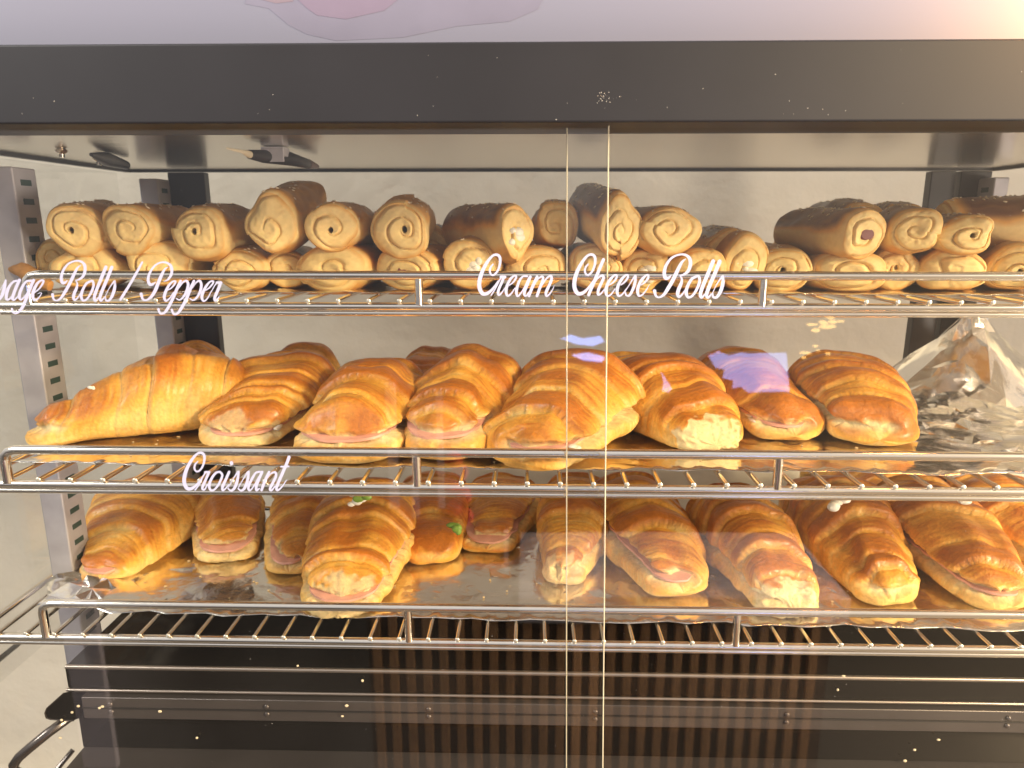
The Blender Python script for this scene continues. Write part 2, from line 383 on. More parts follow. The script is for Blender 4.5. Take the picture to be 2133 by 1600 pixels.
# ------------------------------------------------------------------ wire shelves
sh = {}
def shelf(key, label, Y0, py_wire, py_guard, px_wire, px_guard_left, posts, Yb=0.235, x0=-0.402):
    zw = atY(1066, py_wire, Y0).z; zg = atY(1066, py_guard, Y0).z
    x1 = 0.56
    e_ = empty("wire_shelf", (0, Y0, zw), label, "shelf", "chrome wire shelves")
    m_ = MB()
    m_.tube([(x0, Y0 + .001, zw - .0045), (x1, Y0 + .001, zw - .0045)], 0.0031, 16)
    m_.tube([(x0, Y0 + .0025, zw - .0098), (x1, Y0 + .0025, zw - .0098)], 0.0022, 14)
    m_.tube([(x0, Yb, zw - .0045), (x1, Yb, zw - .0045)], 0.0031, 12)
    for x in (x0, x1): m_.tube([(x, Y0 + .001, zw - .0045), (x, Yb, zw - .0045)], 0.0031, 12)
    m_.tube([(x0, (Y0 + Yb) / 2, zw - .0045), (x1, (Y0 + Yb) / 2, zw - .0045)], 0.0025, 10)
    free(m_, "frame", M['chrome'], e_)
    xw = atY(px_wire, py_wire, Y0).x; k0 = int((x0 + .008 - xw) / .02298); k1 = int((x1 - xw) / .02298)
    for k in range(k0, k1 + 1):
        x = xw + k * .02298; r = random.Random(k + int(py_wire)); 
        m_ = MB(); m_.tube([(x, Y0 - .0022, zw), (x, Y0 + .012, zw), (x + r.uniform(-.0004, .0004), Yb + .003, zw)], 0.0018, 10)
        wo = free(m_, "cross_wire", M['chrome'], e_)
        m_ = MB(); m_.ball((x, Y0 - .0022, zw), .0018, .0007, .0018, 10, 6)
        eo = free(m_, "wire_end", M['chrome_cut'], wo)
    xg = atY(px_guard_left, py_guard, Y0).x; rg = .0034
    pts = [(xg, Y0, zw - .003), (xg, Y0, zg - .008), (xg + .001, Y0, zg - .004), (xg + .004, Y0, zg - .001), (xg + .009, Y0, zg), (xg + .02, Y0, zg)]
    pts += [(xg + .02 + (x1 - xg - .02) * i / 20, Y0, zg) for i in range(1, 21)]
    m_ = MB(); m_.tube(pts, rg, 18); free(m_, "guard_rail", M['chrome'], e_)
    for px in posts:
        x = atY(px, (py_wire + py_guard) / 2, Y0).x
        m_ = MB(); m_.tube([(x, Y0 + .0005, zw - .003), (x, Y0 + .0005, zg)], .0031, 14)
        free(m_, "guard_post", M['chrome'], e_)
    sh[key] = (Y0, zw)
    return e_
shelf('top', "top chrome wire shelf, carrying the stacked seeded rolls", 0.0, 627, 574, 960, 53, (872, 1590))
shelf('mid', "middle chrome wire shelf, carrying one row of croissants and the crumpled foil", -0.062, 1005, 944, 961, 8, (868, 1622))
shelf('low', "lowest chrome wire shelf, just above the black steel deck", -0.030, 1331, 1268, 953, 88, (850, 1535), x0=-0.446)

# ------------------------------------------------------------------ foil sheets
def foil(name, label, x0, x1, y0, y1, z, seed, n, amp, hf=None, ragged=0.01, skew=0.012):
    rnd = random.Random(seed); pts = []
    per = []
    for i in range(60): per.append((x0 + (x1 - x0) * i / 60, y0 - skew * i / 60 + rnd.uniform(-ragged, ragged) * .3))
    for i in range(20): per.append((x1 + rnd.uniform(-ragged, ragged), y0 + (y1 - y0) * i / 20))
    for i in range(40): per.append((x1 - (x1 - x0) * i / 40, y1 + rnd.uniform(-ragged, ragged)))
    for i in range(16): per.append((x0 + rnd.uniform(-ragged, ragged), y1 - (y1 - y0) * i / 16))
    pts = [Vector(p) for p in per]; ne = len(pts)
    edges = [(i, (i + 1) % ne) for i in range(ne)]
    for i in range(n):
        pts.append(Vector((rnd.uniform(x0 + .004, x1 - .004), rnd.uniform(y0 + .003, y1 - .003))))
    # creases: dense short lines of points
    for i in range(n // 8):
        cx, cy = rnd.uniform(x0, x1), rnd.uniform(y0, y1); an = rnd.uniform(0, math.pi)
        for k in range(5):
            x, y = cx + math.cos(an) * k * .006, cy + math.sin(an) * k * .006
            if x0 + .003 < x < x1 - .003 and y0 + .003 < y < y1 - .003: pts.append(Vector((x, y)))
    vo, eo, fo, *_ = mg.delaunay_2d_cdt(pts, edges, [], 1, 1e-6)
    vs = []
    for v in vo:
        hz = rnd.gauss(0, amp) + (hf(v.x, v.y, rnd) if hf else 0)
        vs.append((v.x, v.y, z + max(hz, -.0008) if not hf else z + hz))
    me = bpy.data.meshes.new(name); me.from_pydata(vs, [], [tuple(f) for f in fo]); me.update()
    o = link(name, me, M['foil'], None, True); me.set_sharp_from_angle(angle=R(16))
    s_ = o.modifiers.new("sub", 'SUBSURF'); s_.subdivision_type = 'SIMPLE'; s_.levels = s_.render_levels = 1
    d = o.modifiers.new("thick", 'SOLIDIFY'); d.thickness = 0.0002
    tag(o, label, "foil sheet"); return o
def hmid(x, y, rnd):
    h = 0.0
    t = float(np.clip((x - .30) / .05, 0, 1))
    n1 = float(noise3(x * 16 + y * 24, y * 70 - x * 18, 0, 5)); n2 = float(noise3(x * 34 - y * 30, y * 150 + x * 40, 0, 6))
    h += t * (.007 * abs(n1) + .0018 * n2 + .001)
    u = float(np.clip((x - .360) / .097, 0, 1)) ** 1.3; v = float(np.clip((y - .13) / .07, 0, 1))
    h += u * v * (.083 - .9 * max(0, x - .457)) + (.004 * n1) * v * u
    return h
zt_ = sh['top'][1] + .0026; zm_ = sh['mid'][1] + .0026; zl_ = sh['low'][1] + .0026
foil("foil_sheet", "foil lining under the stacked rolls on the top shelf", -.40, .545, .040, .225, zt_, 3, 700, .0005)
foil("foil_sheet", "foil lining under the middle croissant row, bunched up into a peak at right", -.385, .545, -.036, .215, zm_, 5, 2400, .00026, hmid)
def hlow(x, y, rnd):
    t = float(np.clip((-.345 - x) / .05, 0, 1)); return t * (rnd.uniform(0, .010) + .004) + rnd.gauss(0, .0001)
foil("foil_sheet", "foil lining on the lowest shelf with a crumpled left corner", -.41, .545, -.002, .20, zl_, 9, 1300, .00034, hlow)

# ------------------------------------------------------------------ croissants
DOUGH = np.array([0.86, 0.60, 0.21]); GOLD = np.array([0.84, 0.42, 0.060]); BROWN = np.array([0.52, 0.165, 0.014]); CRUMB = np.array([0.76, 0.60, 0.31])
def croissant(label, z0, tip, crest, wpx, seed, H=None, N_=8, cr_u=.62, jaw=None, slit=.42, slit_u=(0, .8), ham=True, brown=.6, tipw=.5, crumb=0., bend=0., twist=.5, side=0, cheese=False, group=None, L=None, open_=.5):
    p0 = atZ(tip[0], tip[1], z0); p0.z = z0
    Wd = wpx * 0.52 / F                               # first guess of the width
    # height and direction: the crest lies at cr_u of the length from the tip and is seen at `crest`
    want = L or .172; tipw = tipw * (.95 if z0 > -.2 else .86)
    Hs = H or .056
    for _ in range(14):
        rc = ray(crest[0], crest[1]); lo = atZ(crest[0], crest[1], z0 + Hs)
        dd_ = Vector((lo.x - p0.x, lo.y - p0.y)).length
        if H: break
        Hs = min(max(Hs + (dd_ - want * cr_u) * .10, .046), .066)
    H = Hs
    pc = atZ(crest[0], crest[1], z0 + H)
    # real width from the depth at the middle
    mid = (p0 + Vector((pc.x, pc.y, z0 + H * .5))) / 2; Wd = wpx * depth(mid) / F; 
    d = Vector((pc.x - p0.x, pc.y - p0.y)); Ld = d.length / cr_u
    if L: Ld = L
    Ld = min(max(Ld, .13), .19)
    yaw = math.atan2(d.y, d.x); w = Wd / 2 * (1.12 if z0 > -.2 else 1.07)
    nu, nv = 170, 168
    u = np.linspace(0, 1, nu)[:, None]; th = np.linspace(0, 2 * np.pi, nv, endpoint=False)[None, :]
    us = np.array([0, .12, .3, .5, .68, .85, 1.0])
    wp = np.interp(u, us, [tipw, tipw * 1.08 + .02, .5 + tipw * .45, .93, 1.0, .88, .55])
    hp = np.interp(u, us, [tipw * .70, tipw * .84 + .05, .48 + tipw * .36, .90, 1.0, .90, .55])
    k = 9; ker = np.ones(k) / k
    for a_ in (wp, hp):
        f_ = np.pad(a_[:, 0], (k // 2, k // 2), mode='edge'); a_[:, 0] = np.convolve(f_, ker, 'valid')
    cap = np.sqrt(np.clip(1 - np.clip(1 - u / .13, 0, 1) ** 2.3, 0, 1)) * np.sqrt(np.clip(1 - np.clip(1 - (1 - u) / .16, 0, 1) ** 2, 0, 1))
    cy, cz = np.cos(th), np.sin(th)
    z_mid = .36 * H
    yy = w * wp * cap * np.sign(cy) * np.abs(cy) ** np.where(cz > 0, .92, .72)
    zz = np.where(cz > 0, z_mid + (H - z_mid) * np.abs(cz) ** .95, z_mid - z_mid * np.abs(cz) ** .55)
    sc_ = sstep(0, .16, u); z_p = .5 * H * slit * (.20 + .80 * hp)
    zz = (zz - z_mid * .9) * hp * cap + z_p * (1 - sc_) + z_mid * .9 * hp * sc_
    # bands of rolled dough: boundaries sweep round the body, uneven, each lapping over the next
    rn = random.Random(seed)
    sw = twist * (rn.random() - .5) * 2
    wu = u + .030 * noise3(u * 5, cy * 1.1, cz * 1.1, seed) + sw * .13 * cy - .030 * np.maximum(cz, 0) + .030 * (1 - np.maximum(cz, 0)) * .5
    cuts = np.cumsum([rn.uniform(.6, 1.5) for _ in range(N_)]); cuts = np.concatenate([[0], cuts / cuts[-1]]) * 1.06 - .03
    p = np.interp(wu, cuts, np.arange(len(cuts)))
    f = p - np.floor(p); idx = np.floor(p)
    amp_b = .55 + .45 * np.sin(idx * 2.4 + seed) 
    B = np.abs(np.sin(np.pi * f ** .62)) ** .48
    lap = (1 - f) ** 1.3                                 # leading edge proud of the next band
    top = np.clip(cz * .5 + .55, 0, 1)
    inner = sstep(.02, .12, u) * sstep(0, .10, 1 - u)
    disp = (B * (.038 + .030 * amp_b) + lap * .055 * amp_b - .050) * H * (.10 + 1.05 * top) * inner
    lump = noise3(u * 3.2, cy * 1.5, cz * 1.5, seed + 3) * .085 * H + noise3(u * 8, cy * 3, cz * 3, seed + 4) * .032 * H
    strn = noise3(wu * 90, cy * 1.6, cz * 1.6, seed + 8); strn2 = noise3(wu * 210, cy * 3, cz * 3, seed + 9)
    disp = disp + lump * cap + (strn * .007 + strn2 * .0035) * H * top * inner
    edge_n = noise3(yy * 80, zz * 80, u * 9, seed + 50) * .05 + noise3(yy * 260, zz * 260, u * 30, seed + 51) * .03
    rough_tip = crumb * (1 - sstep(.055, .085, u + edge_n)) * np.ones_like(disp)
    nyv = cy; nzv = np.where(cz > 0, cz, cz * .25)
    X = u * Ld
    Y = yy + disp * nyv; Z = zz + disp * nzv
    q1 = noise3(X * 260, Y * 260, Z * 260, seed + 52) + .6 * noise3(X * 600, Y * 600, Z * 600, seed + 53)
    X = X + rough_tip * (q1 * .0016 + .002); Y = Y + rough_tip * q1 * cy * .0012; Z = Z + rough_tip * q1 * .0010
    X = X - (1 - sstep(0, .12, u)) * .004 * noise3(Y * 50 + .3, Z * 50, 0, seed + 6)
    # slit through the bread, ham showing
    zs = H * slit * (.20 + .80 * hp) * (1 + .06 * noise3(u * 7, cy, 0, seed + 11)) + .0012 * noise3(u * 50, cy * 4, 0, seed + 12)
    msk = sstep(slit_u[0] - .04, slit_u[0] + .03, u) * (1 - sstep(slit_u[1] - .12, slit_u[1], u))
    if side: msk = msk * sstep(-.35, .15, side * cy + (1 - sstep(0, .08, u)) * .9)
    th_ = .0013 + .0022 * open_
    g = np.exp(-((Z - zs) / th_) ** 2) * msk
    dp = .16 + .20 * open_
    Y = Y * (1 - g * dp); X = X + g * dp * .035 * (1 - sstep(0, .12, u))
    jw = (rn.uniform(.2, 1.0) * .0065 if jaw is None else jaw) * (1 if slit_u[1] > .3 else 0)
    jag = .8 + .30 * noise3(Y * 45 + .4, 0, 0, seed + 54) + .10 * noise3(Y * 260, 0, 0, seed + 55)
    X = X + sstep(-.001, .0030, Z - zs) * jw * jag * (1 - sstep(0, .24, u)) * msk
    in_ = sstep(.02, .1, u)
    lipm = np.exp(-((Z - zs - .0042) / .0024) ** 2) * msk
    Y = Y + lipm * nyv * .0012 * open_ * in_; X = X - lipm * .0014 * (1 - sstep(0, .06, u))
    Z = np.maximum(Z + lipm * .0006 + np.where(Z < zs, -.0008, .0010) * msk * open_, 0.0)
    Y = Y + bend * Ld * ((u - .5) ** 2 - .25) * .6
    # colour
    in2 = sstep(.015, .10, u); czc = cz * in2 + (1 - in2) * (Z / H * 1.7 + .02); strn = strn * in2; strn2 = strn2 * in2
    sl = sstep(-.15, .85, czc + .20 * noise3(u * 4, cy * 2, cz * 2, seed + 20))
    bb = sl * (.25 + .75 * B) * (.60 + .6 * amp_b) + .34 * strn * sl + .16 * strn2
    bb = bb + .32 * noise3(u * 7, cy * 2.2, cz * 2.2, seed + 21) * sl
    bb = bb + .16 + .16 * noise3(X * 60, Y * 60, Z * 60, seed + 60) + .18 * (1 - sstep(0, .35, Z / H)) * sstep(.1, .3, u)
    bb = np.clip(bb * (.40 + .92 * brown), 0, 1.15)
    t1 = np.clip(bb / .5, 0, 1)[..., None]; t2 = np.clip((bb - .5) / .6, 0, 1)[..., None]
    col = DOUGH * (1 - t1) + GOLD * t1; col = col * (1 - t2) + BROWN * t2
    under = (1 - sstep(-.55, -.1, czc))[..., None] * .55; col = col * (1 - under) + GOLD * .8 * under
    pale = np.clip(g * 1.3 + .22 * np.exp(-((Z - zs + .003) / .003) ** 2) * msk + rough_tip * 1.1, 0, 1)[..., None]
    col = col * (1 - pale) + CRUMB * pale
    spots = (noise3(u * 38, cy * 9, cz * 9, seed + 30) > .80)[..., None] * .35 * sl[..., None]
    col = col * (1 - spots) + BROWN * spots
    glz = np.clip(sl * .9 + .1 - pale[..., 0], 0, 1) * np.ones_like(Z)
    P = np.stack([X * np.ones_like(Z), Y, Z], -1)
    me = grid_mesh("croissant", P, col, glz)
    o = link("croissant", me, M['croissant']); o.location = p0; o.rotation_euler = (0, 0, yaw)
    tag(o, label, "croissant", group)
    if ham:
        # ham slab following the slit outline
        rr = random.Random(seed + 1); m_ = MB(); n_ = 56
        us_ = np.linspace(max(slit_u[0], .0) + .006, min(slit_u[1] - .05, .9), n_)
        top_l, top_r = [], []
        wv = np.interp(us_, u[:, 0], (wp * cap)[:, 0]); hv = np.interp(us_, u[:, 0], hp[:, 0])
        bx = bend * Ld * ((us_ - .5) ** 2 - .25) * .6
        zc_ = H * slit * (.20 + .80 * hv)
        out = []
        for sd in (-1, 1):
            kk = (.85 - .11 * np.clip(1 - us_ / .16, 0, 1)) if (side == 0 or side == sd) else .5
            no = noise3(us_ * 9, sd, 0, seed + 40) * .05 + noise3(us_ * 26, sd, 0, seed + 41) * .025
            out.append(np.stack([us_ * Ld, sd * w * wv * (kk + no) + bx, zc_ + .0008 * noise3(us_ * 14, sd, 0, seed + 42)], -1))
        vs = []; h_ = .0010
        for i in range(n_):
            a0, a1 = out[0][i], out[1][i]
            for s_ in (-1, 1):
                for t_ in (0, .25, .5, .75, 1): 
                    q_ = a0 * (1 - t_) + a1 * t_; vs.append((q_[0] + jw * .55 * max(0, 1 - us_[i] / .24) + .0022 * max(0, 1 - us_[i] / .1), q_[1], q_[2] + s_ * h_))
        fs = []
        for i in range(n_ - 1):
            A, B_ = i * 10, (i + 1) * 10
            for t_ in range(4):
                fs.append((A + 5 + t_, A + 6 + t_, B_ + 6 + t_, B_ + 5 + t_)); fs.append((A + t_, B_ + t_, B_ + t_ + 1, A + t_ + 1))
            fs.append((A, A + 5, B_ + 5, B_)); fs.append((A + 4, B_ + 4, B_ + 9, A + 9))
        for t_ in range(4): fs.append((t_, t_ + 1, t_ + 6, t_ + 5))
        m_.add(vs, fs); h = m_.build("ham_slice", M['ham'], o, True)
    if cheese:
        rr = random.Random(seed + 2); m_ = MB()
        for _ in range(3):
            t_ = rr.uniform(.08, .2); sgn = side if side else rr.choice((-1, 1))
            m_.ball((t_ * Ld - .001, sgn * w * tipw * rr.uniform(.9, 1.0), H * slit * .62 + rr.uniform(-.002, .002)), rr.uniform(.004, .009), rr.uniform(.002, .004), rr.uniform(.0010, .0018))
        m_.build("cream_cheese", M['cheese'], o, True)
    return o
Gm = "ham croissants in the row on the middle shelf"; Gl = "ham croissants on the foil of the lowest shelf"
zM = zm_ + .0008; zL = zl_ + .0008
K = croissant
K("big croissant lying slantwise at the left end of the middle row", zM, (55, 925), (335, 728), 205, 1, brown=.55, tipw=.45, ham=False, slit_u=(0, .2), N_=6, H=.068, group=Gm, L=.185, cr_u=.6)
K("second croissant from left in the middle row, white cream on its broken tip", zM, (487, 938), (575, 736), 228, 2, brown=.50, tipw=.62, crumb=.5, cheese=True, N_=9, group=Gm, side=0, slit=.36)
K("third croissant from left in the middle row, flat blunt front with a straight ham line", zM, (705, 972), (775, 744), 226, 3, brown=.62, tipw=.80, N_=6, group=Gm, slit=.44, open_=.6)
K("fourth croissant from left in the middle row, ham slit arching across its front", zM, (905, 972), (985, 724), 226, 4, brown=.66, tipw=.66, N_=7, group=Gm, slit=.54, slit_u=(0, .34), open_=.5)
K("dark glossy croissant behind the glass door edges, ham running down its right side", zM, (1085, 984), (1195, 740), 262, 5, brown=.88, tipw=.66, N_=7, group=Gm, side=-1, slit=.42, open_=.8, cheese=True)
K("widest croissant right of the door edge on the middle shelf, white torn tip", zM, (1497, 948), (1375, 735), 262, 6, brown=.72, tipw=.54, crumb=1., ham=False, slit_u=(0, .05), N_=7, twist=.6, group=Gm)
K("slim smooth croissant on the middle shelf, window light mirrored over its top", zM, (1655, 924), (1550, 728), 190, 7, brown=.72, tipw=.66, N_=4, group=Gm, side=1, slit=.42, cheese=True, H=.056)
K("rightmost croissant on the middle shelf, next to the crumpled foil", zM, (1830, 936), (1768, 738), 218, 8, brown=.70, tipw=.66, N_=7, ham=False, group=Gm, side=1, slit=.48, slit_u=(0, .6), open_=.3)
K("croissant peeking out behind the leftmost two of the row", zM, (425, 838), (415, 742), 130, 9, brown=.72, ham=False, N_=6, group=Gm, L=.11)
K("croissant behind the second one of the middle row, only its right shoulder showing", zM, (590, 850), (602, 740), 130, 10, brown=.62, ham=False, N_=7, group=Gm, L=.11)
K("croissant behind the third one of the middle row, only its wrinkled shoulder showing", zM, (815, 850), (830, 746), 130, 12, brown=.8, ham=False, N_=9, group=Gm, L=.11)
# lowest shelf
K("leftmost croissant on the lowest shelf, tapering to a point over the foil corner", zL, (208, 1222), (300, 1010), 242, 21, brown=.58, tipw=.46, N_=8, group=Gl, side=1, slit=.46, slit_u=(0, .35), open_=.3)
K("short blunt croissant second from left on the lowest shelf, pink ham at its open end", zL, (478, 1178), (470, 1010), 158, 22, brown=.50, tipw=.72, N_=6, group=Gl, slit=.5, crumb=.6, side=0, open_=.9)
K("croissant on the lowest shelf half hidden behind the foremost one, ham corner at left", zL, (602, 1206), (650, 1010), 180, 23, brown=.62, tipw=.56, N_=6, group=Gl, side=1, slit=.55, open_=.9)
K("foremost croissant of the lowest shelf with broken tip hanging over the rail", zL, (705, 1296), (765, 1000), 222, 24, brown=.66, tipw=.70, N_=8, group=Gl, crumb=.7, slit=.42, open_=.7)
K("plump smooth croissant on the lowest shelf under the red reflection", zL, (898, 1182), (900, 1000), 165, 25, brown=.74, tipw=.66, N_=4, ham=False, slit_u=(0, .05), group=Gl)
K("croissant on the lowest shelf split open along the right, green leaf beside it", zL, (1012, 1160), (1040, 1000), 170, 26, brown=.76, tipw=.62, N_=4, group=Gl, slit=.55, open_=1.0)
K("croissant on the lowest shelf seen through the overlap of the glass doors", zL, (1165, 1228), (1205, 1000), 175, 27, brown=.62, tipw=.48, N_=7, crumb=.6, group=Gl, side=-1, slit=.45, ham=False)
K("croissant right of the door edge on the lowest shelf, drooping ham in its open mouth", zL, (1425, 1258), (1330, 1000), 205, 28, brown=.76, tipw=.62, N_=7, group=Gl, slit=.55, open_=1.0, side=1)
K("ringed croissant on the lowest shelf with a pale ragged tip on the rail", zL, (1660, 1296), (1530, 1000), 205, 29, brown=.82, tipw=.62, N_=9, crumb=1., ham=False, group=Gl, side=1, slit=.40, slit_u=(0, .7), open_=.3)
K("glossy croissant on the lowest shelf with crumbs of cheese on its back", zL, (1865, 1272), (1745, 1000), 212, 30, brown=.78, tipw=.58, N_=9, ham=False, slit_u=(0, .12), group=Gl)
K("long slanted croissant on the lowest shelf, ham showing all along its left side", zL, (2105, 1278), (1930, 1005), 225, 31, brown=.80, tipw=.62, N_=7, group=Gl, side=1, slit=.42, open_=.9)
K("croissant at the right picture edge of the lowest shelf", zL, (2290, 1230), (2110, 1000), 230, 32, brown=.85, tipw=.6, N_=7, group=Gl, ham=False)
K("sunlit croissant far back on the lowest shelf, seen through the wires at right", zL, (1905, 1080), (1850, 972), 210, 33, brown=.62, tipw=.6, N_=7, group=Gl, ham=False, L=.14)
K("rear croissant of the lowest shelf seen through the wires at far right", zL, (2070, 1075), (2010, 968), 190, 34, brown=.7, tipw=.6, N_=7, group=Gl, ham=False, L=.14)

# ------------------------------------------------------------------ filled rolls of the top shelf
PALE = np.array([0.88, 0.66, 0.29]); RGOLD = np.array([0.74, 0.38, 0.085]); RBROWN = np.array([0.13, 0.050, 0.020])
def roll(label, c, rx, ry, back, Y, seed, L=.11, seeds=30, hole=.0, sausage=False, turns=2.3, dark=.7, flap=0.07, cheese=False, group=None, rise=0.0, cap_r=1.0):
    """c: pixel of the end face centre, rx/ry: its radii in pixels, back: pixel the far end's centre is seen at"""
    p = atY(c[0], c[1], Y); dp = depth(p); ax, az = rx * dp / F, ry * dp / F
    Yb = Y + L * .93
    q_ = atY(back[0], back[1], Yb); d = Vector((q_.x - p.x, Yb - Y, 0)); 
    yaw = math.atan2(d.y, d.x)
    # rings: cap from centre out, then the body to the back, then the back cap
    nv = 132; nc = 42; nb = 54; nk = 12
    th = np.linspace(0, 2 * np.pi, nv, endpoint=False)[None, :]
    rn = random.Random(seed); ph0 = rn.uniform(0, 6.28); sg = rn.choice((-1, 1))
    a_ = ((sg * th + ph0) % (2 * np.pi)) / (2 * np.pi)
    stepf = (1 + flap * a_) / (1 + flap * .5)
    stepf = stepf - flap * .5 * np.exp(-(a_ / .03) ** 2) * 0
    cy, cz = np.cos(th), np.sin(th)
    def outl(x):  # outline radius factor at x in 0..1 along the body
        lump = 1 + .15 * noise3(x * 2.6, cy * 1.2, cz * 1.2, seed) + .028 * noise3(x * 8, cy * 2.2, cz * 2.2, seed + 1)
        return stepf * lump
    rows = []; cols = []; gl = []
    ofy, ofz = rn.uniform(-.22, .22), rn.uniform(-.2, .14); tlt, tl2 = rn.uniform(-.22, .22), rn.uniform(-.25, .05); sq = rn.uniform(.6, 1.5)
    turns = turns * rn.uniform(.62, 1.1)
    # cap
    for i in range(nc):
        rho = i / nc
        o_ = outl(0.0); rr = rho * cap_r
        s_ = rho * turns + a_ + .13 * noise3(rho * cy * 2, rho * cz * 2, 0, seed + 12); fr = s_ - np.floor(s_); dd = np.minimum(fr, 1 - fr)
        wob = .06 * noise3(rho * 3, cy * 1.4, cz * 1.4, seed + 5) + .015 * noise3(rho * 12, cy * 6, cz * 6, seed + 15)
        gr = np.exp(-(dd / (.105 + .03 * noise3(rho * cy * 2, rho * cz * 2, 0, seed + 16))) ** 2) * (.8 + .3 * noise3(rho * cy * 2, rho * cz * 2, 3, seed + 17)) * sstep(.10, .25, rho) * (1 - .6 * sstep(.86, 1, rho))
        lap = fr * .0016
        x = -ax * .26 * (1 - rho ** 2.6) + gr * ax * .12 - lap * sstep(.1, .3, rho)
        x = x + (ax * .9) * hole * (1 - sstep(.06, .15, rho * (1 + .35 * sq * cy * cy))) + .0003 * noise3(rho * cy * 7, rho * cz * 9, 0, seed + 6)
        x = x + (tlt * rho * cy * ax + tl2 * rho * cz * az) * 1.0 + .0012 * noise3(rho * cy * 1.6, rho * cz * 1.6, 0, seed + 18)
        rows.append(np.stack([x * np.ones_like(cy), ax * (rr * o_ * cy + ofy * (1 - rho)), az * (rr * o_ * cz + ofz * (1 - rho))], -1))
        rim = sstep(.80, 1.0, rho)
        t = (rim * (.35 + .5 * np.clip(np.abs(cz), 0, 1)) + .32 * gr + .14 * noise3(rho * cy * 4, rho * cz * 4, 0, seed + 7))
        t = np.clip(t, 0, 1)[..., None]
        cc_ = PALE * (1 - t) + RGOLD * t
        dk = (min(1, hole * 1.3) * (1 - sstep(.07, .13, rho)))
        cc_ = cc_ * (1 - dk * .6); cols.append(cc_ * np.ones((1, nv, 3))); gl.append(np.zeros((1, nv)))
    for i in range(nb + nk):
        if i < nb: x = i / (nb - 1); kk = 1.0
        else: x = 1.0 + .10 * math.sin((i - nb + 1) / nk * math.pi / 2); kk = math.cos((i - nb + 1) / nk * math.pi / 2)
        rnd_ = 1 - .16 * math.exp(-((x) / .035) ** 2)
        taper = (1 + .10 * math.sin(min(x, 1) * math.pi)) * rnd_ / (1 - .16) * (1 if x > .001 else 1)
        taper = .84 * taper if True else taper
        taper = (1 + .07 * math.sin(min(x, 1) * math.pi)) * (1.0 - .10 * math.exp(-(x / .03) ** 2)) / .90 * .90
        if i == 0: taper = 1.0
        else: taper = 1.0 + .10 * (1 - math.exp(-(x / .04))) + .05 * math.sin(min(x, 1) * math.pi)
        o_ = outl(x)
        X = x * L + (tlt * cy * ax + tl2 * cz * az) * max(0, 1 - x * 5); rows.append(np.stack([X + 0 * cy, ax * o_ * taper * kk * cy, az * o_ * taper * kk * cz + rise * X], -1))
        t = sstep(-.05, .50, cz + .22 * noise3(x * 4, cy * 2, cz * 2, seed + 9)) * dark * sstep(-.02, .10, x) + .55 * (1 - sstep(-.9, -.45, cz))  # brown baked top, with the shade under the header darkened into it
        t = t + .08 * noise3(x * 16, cy * 6, cz * 6, seed + 10)
        t = np.clip(t, 0, 1); t1 = np.clip(t / .45, 0, 1)[..., None]; t2 = np.clip((t - .45) / .55, 0, 1)[..., None]
        cc_ = PALE * 0.97 * (1 - t1) + RGOLD * t1; cc_ = cc_ * (1 - t2) + RBROWN * t2
        cols.append(cc_ * np.ones((1, nv, 3))); gl.append(np.clip(t, 0, 1) * np.ones((1, nv)))
    P = np.concatenate([r_.reshape(1, nv, 3) for r_ in rows], 0); col = np.concatenate(cols, 0); g_ = np.concatenate(gl, 0)
    me = grid_mesh("filled_roll", P, col, g_)
    o = link("filled_roll", me, M['roll']); o.location = p; o.rotation_euler = (0, 0, yaw)
    tag(o, label, "roll", group)
    if seeds:
        m_ = MB(); rr = random.Random(seed + 77)
        for _ in range(seeds):
            x = rr.betavariate(1.2, 1.6); an = math.pi / 2 + rr.gauss(0, .48); j = int((an % (2 * math.pi)) / (2 * math.pi) * nv) % nv
            i = nc + int(x * (nb - 1)); v = P[i, j]
            a2 = rr.uniform(0, 3.14); l_ = rr.uniform(.0013, .0018)
            nvv = Vector((0, math.cos(an), math.sin(an))); tg = Vector((math.cos(a2), -math.sin(an) * math.sin(a2), math.cos(an) * math.sin(a2)))
            bt = nvv.cross(tg); c_ = Vector(v) + nvv * .0004; n0 = len(m_.v); vs = []
            for t_, k_ in ((-1, .15), (-.5, .8), (.3, 1), (1, .3)):
                for q2 in range(5):
                    w_ = q2 / 5 * 6.283; vs.append(c_ + tg * l_ * t_ + bt * (.00085 * k_ * math.cos(w_)) + nvv * (.0006 * k_ * math.sin(w_)))
            fs = [(r_ * 5 + q2, r_ * 5 + (q2 + 1) % 5, (r_ + 1) * 5 + (q2 + 1) % 5, (r_ + 1) * 5 + q2) for r_ in range(3) for q2 in range(5)]
            fs += [(4, 3, 2, 1, 0), (15, 16, 17, 18, 19)]; m_.add(vs, fs)
        s_ = m_.build("sesame_seeds", M['sesame'], o, True); s_['kind'] = 'stuff'
    if sausage:
        m_ = MB(); m_.tube([(-ax * .20, 0, 0), (-ax * .245, 0, 0), (L * .6, 0, 0)] if False else [(L * .6, 0, 0), (-ax * .20, 0, 0), (-ax * .25, 0, 0)], [ax * .30, ax * .30, ax * .25], 24)
        for k_, v in enumerate(m_.v): m_.v[k_] = (v[0], v[1], v[2] * .8)
        m_.build("sausage", M['sausage'], o, True)
    if cheese:
        m_ = MB(); rr = random.Random(seed + 5)
        for _ in range(5): m_.ball((-ax * .22, rr.uniform(-.35, .35) * ax, rr.uniform(-.5, .2) * az), .003, rr.uniform(.003, .006), rr.uniform(.002, .005))
        m_.build("cream_cheese", M['cheese'], o, True)
    return o
Gu = "rolls of the upper layer on the top shelf"; Gb = "rolls of the bottom layer on the top shelf"
YU, YB = .038, .050
U = roll
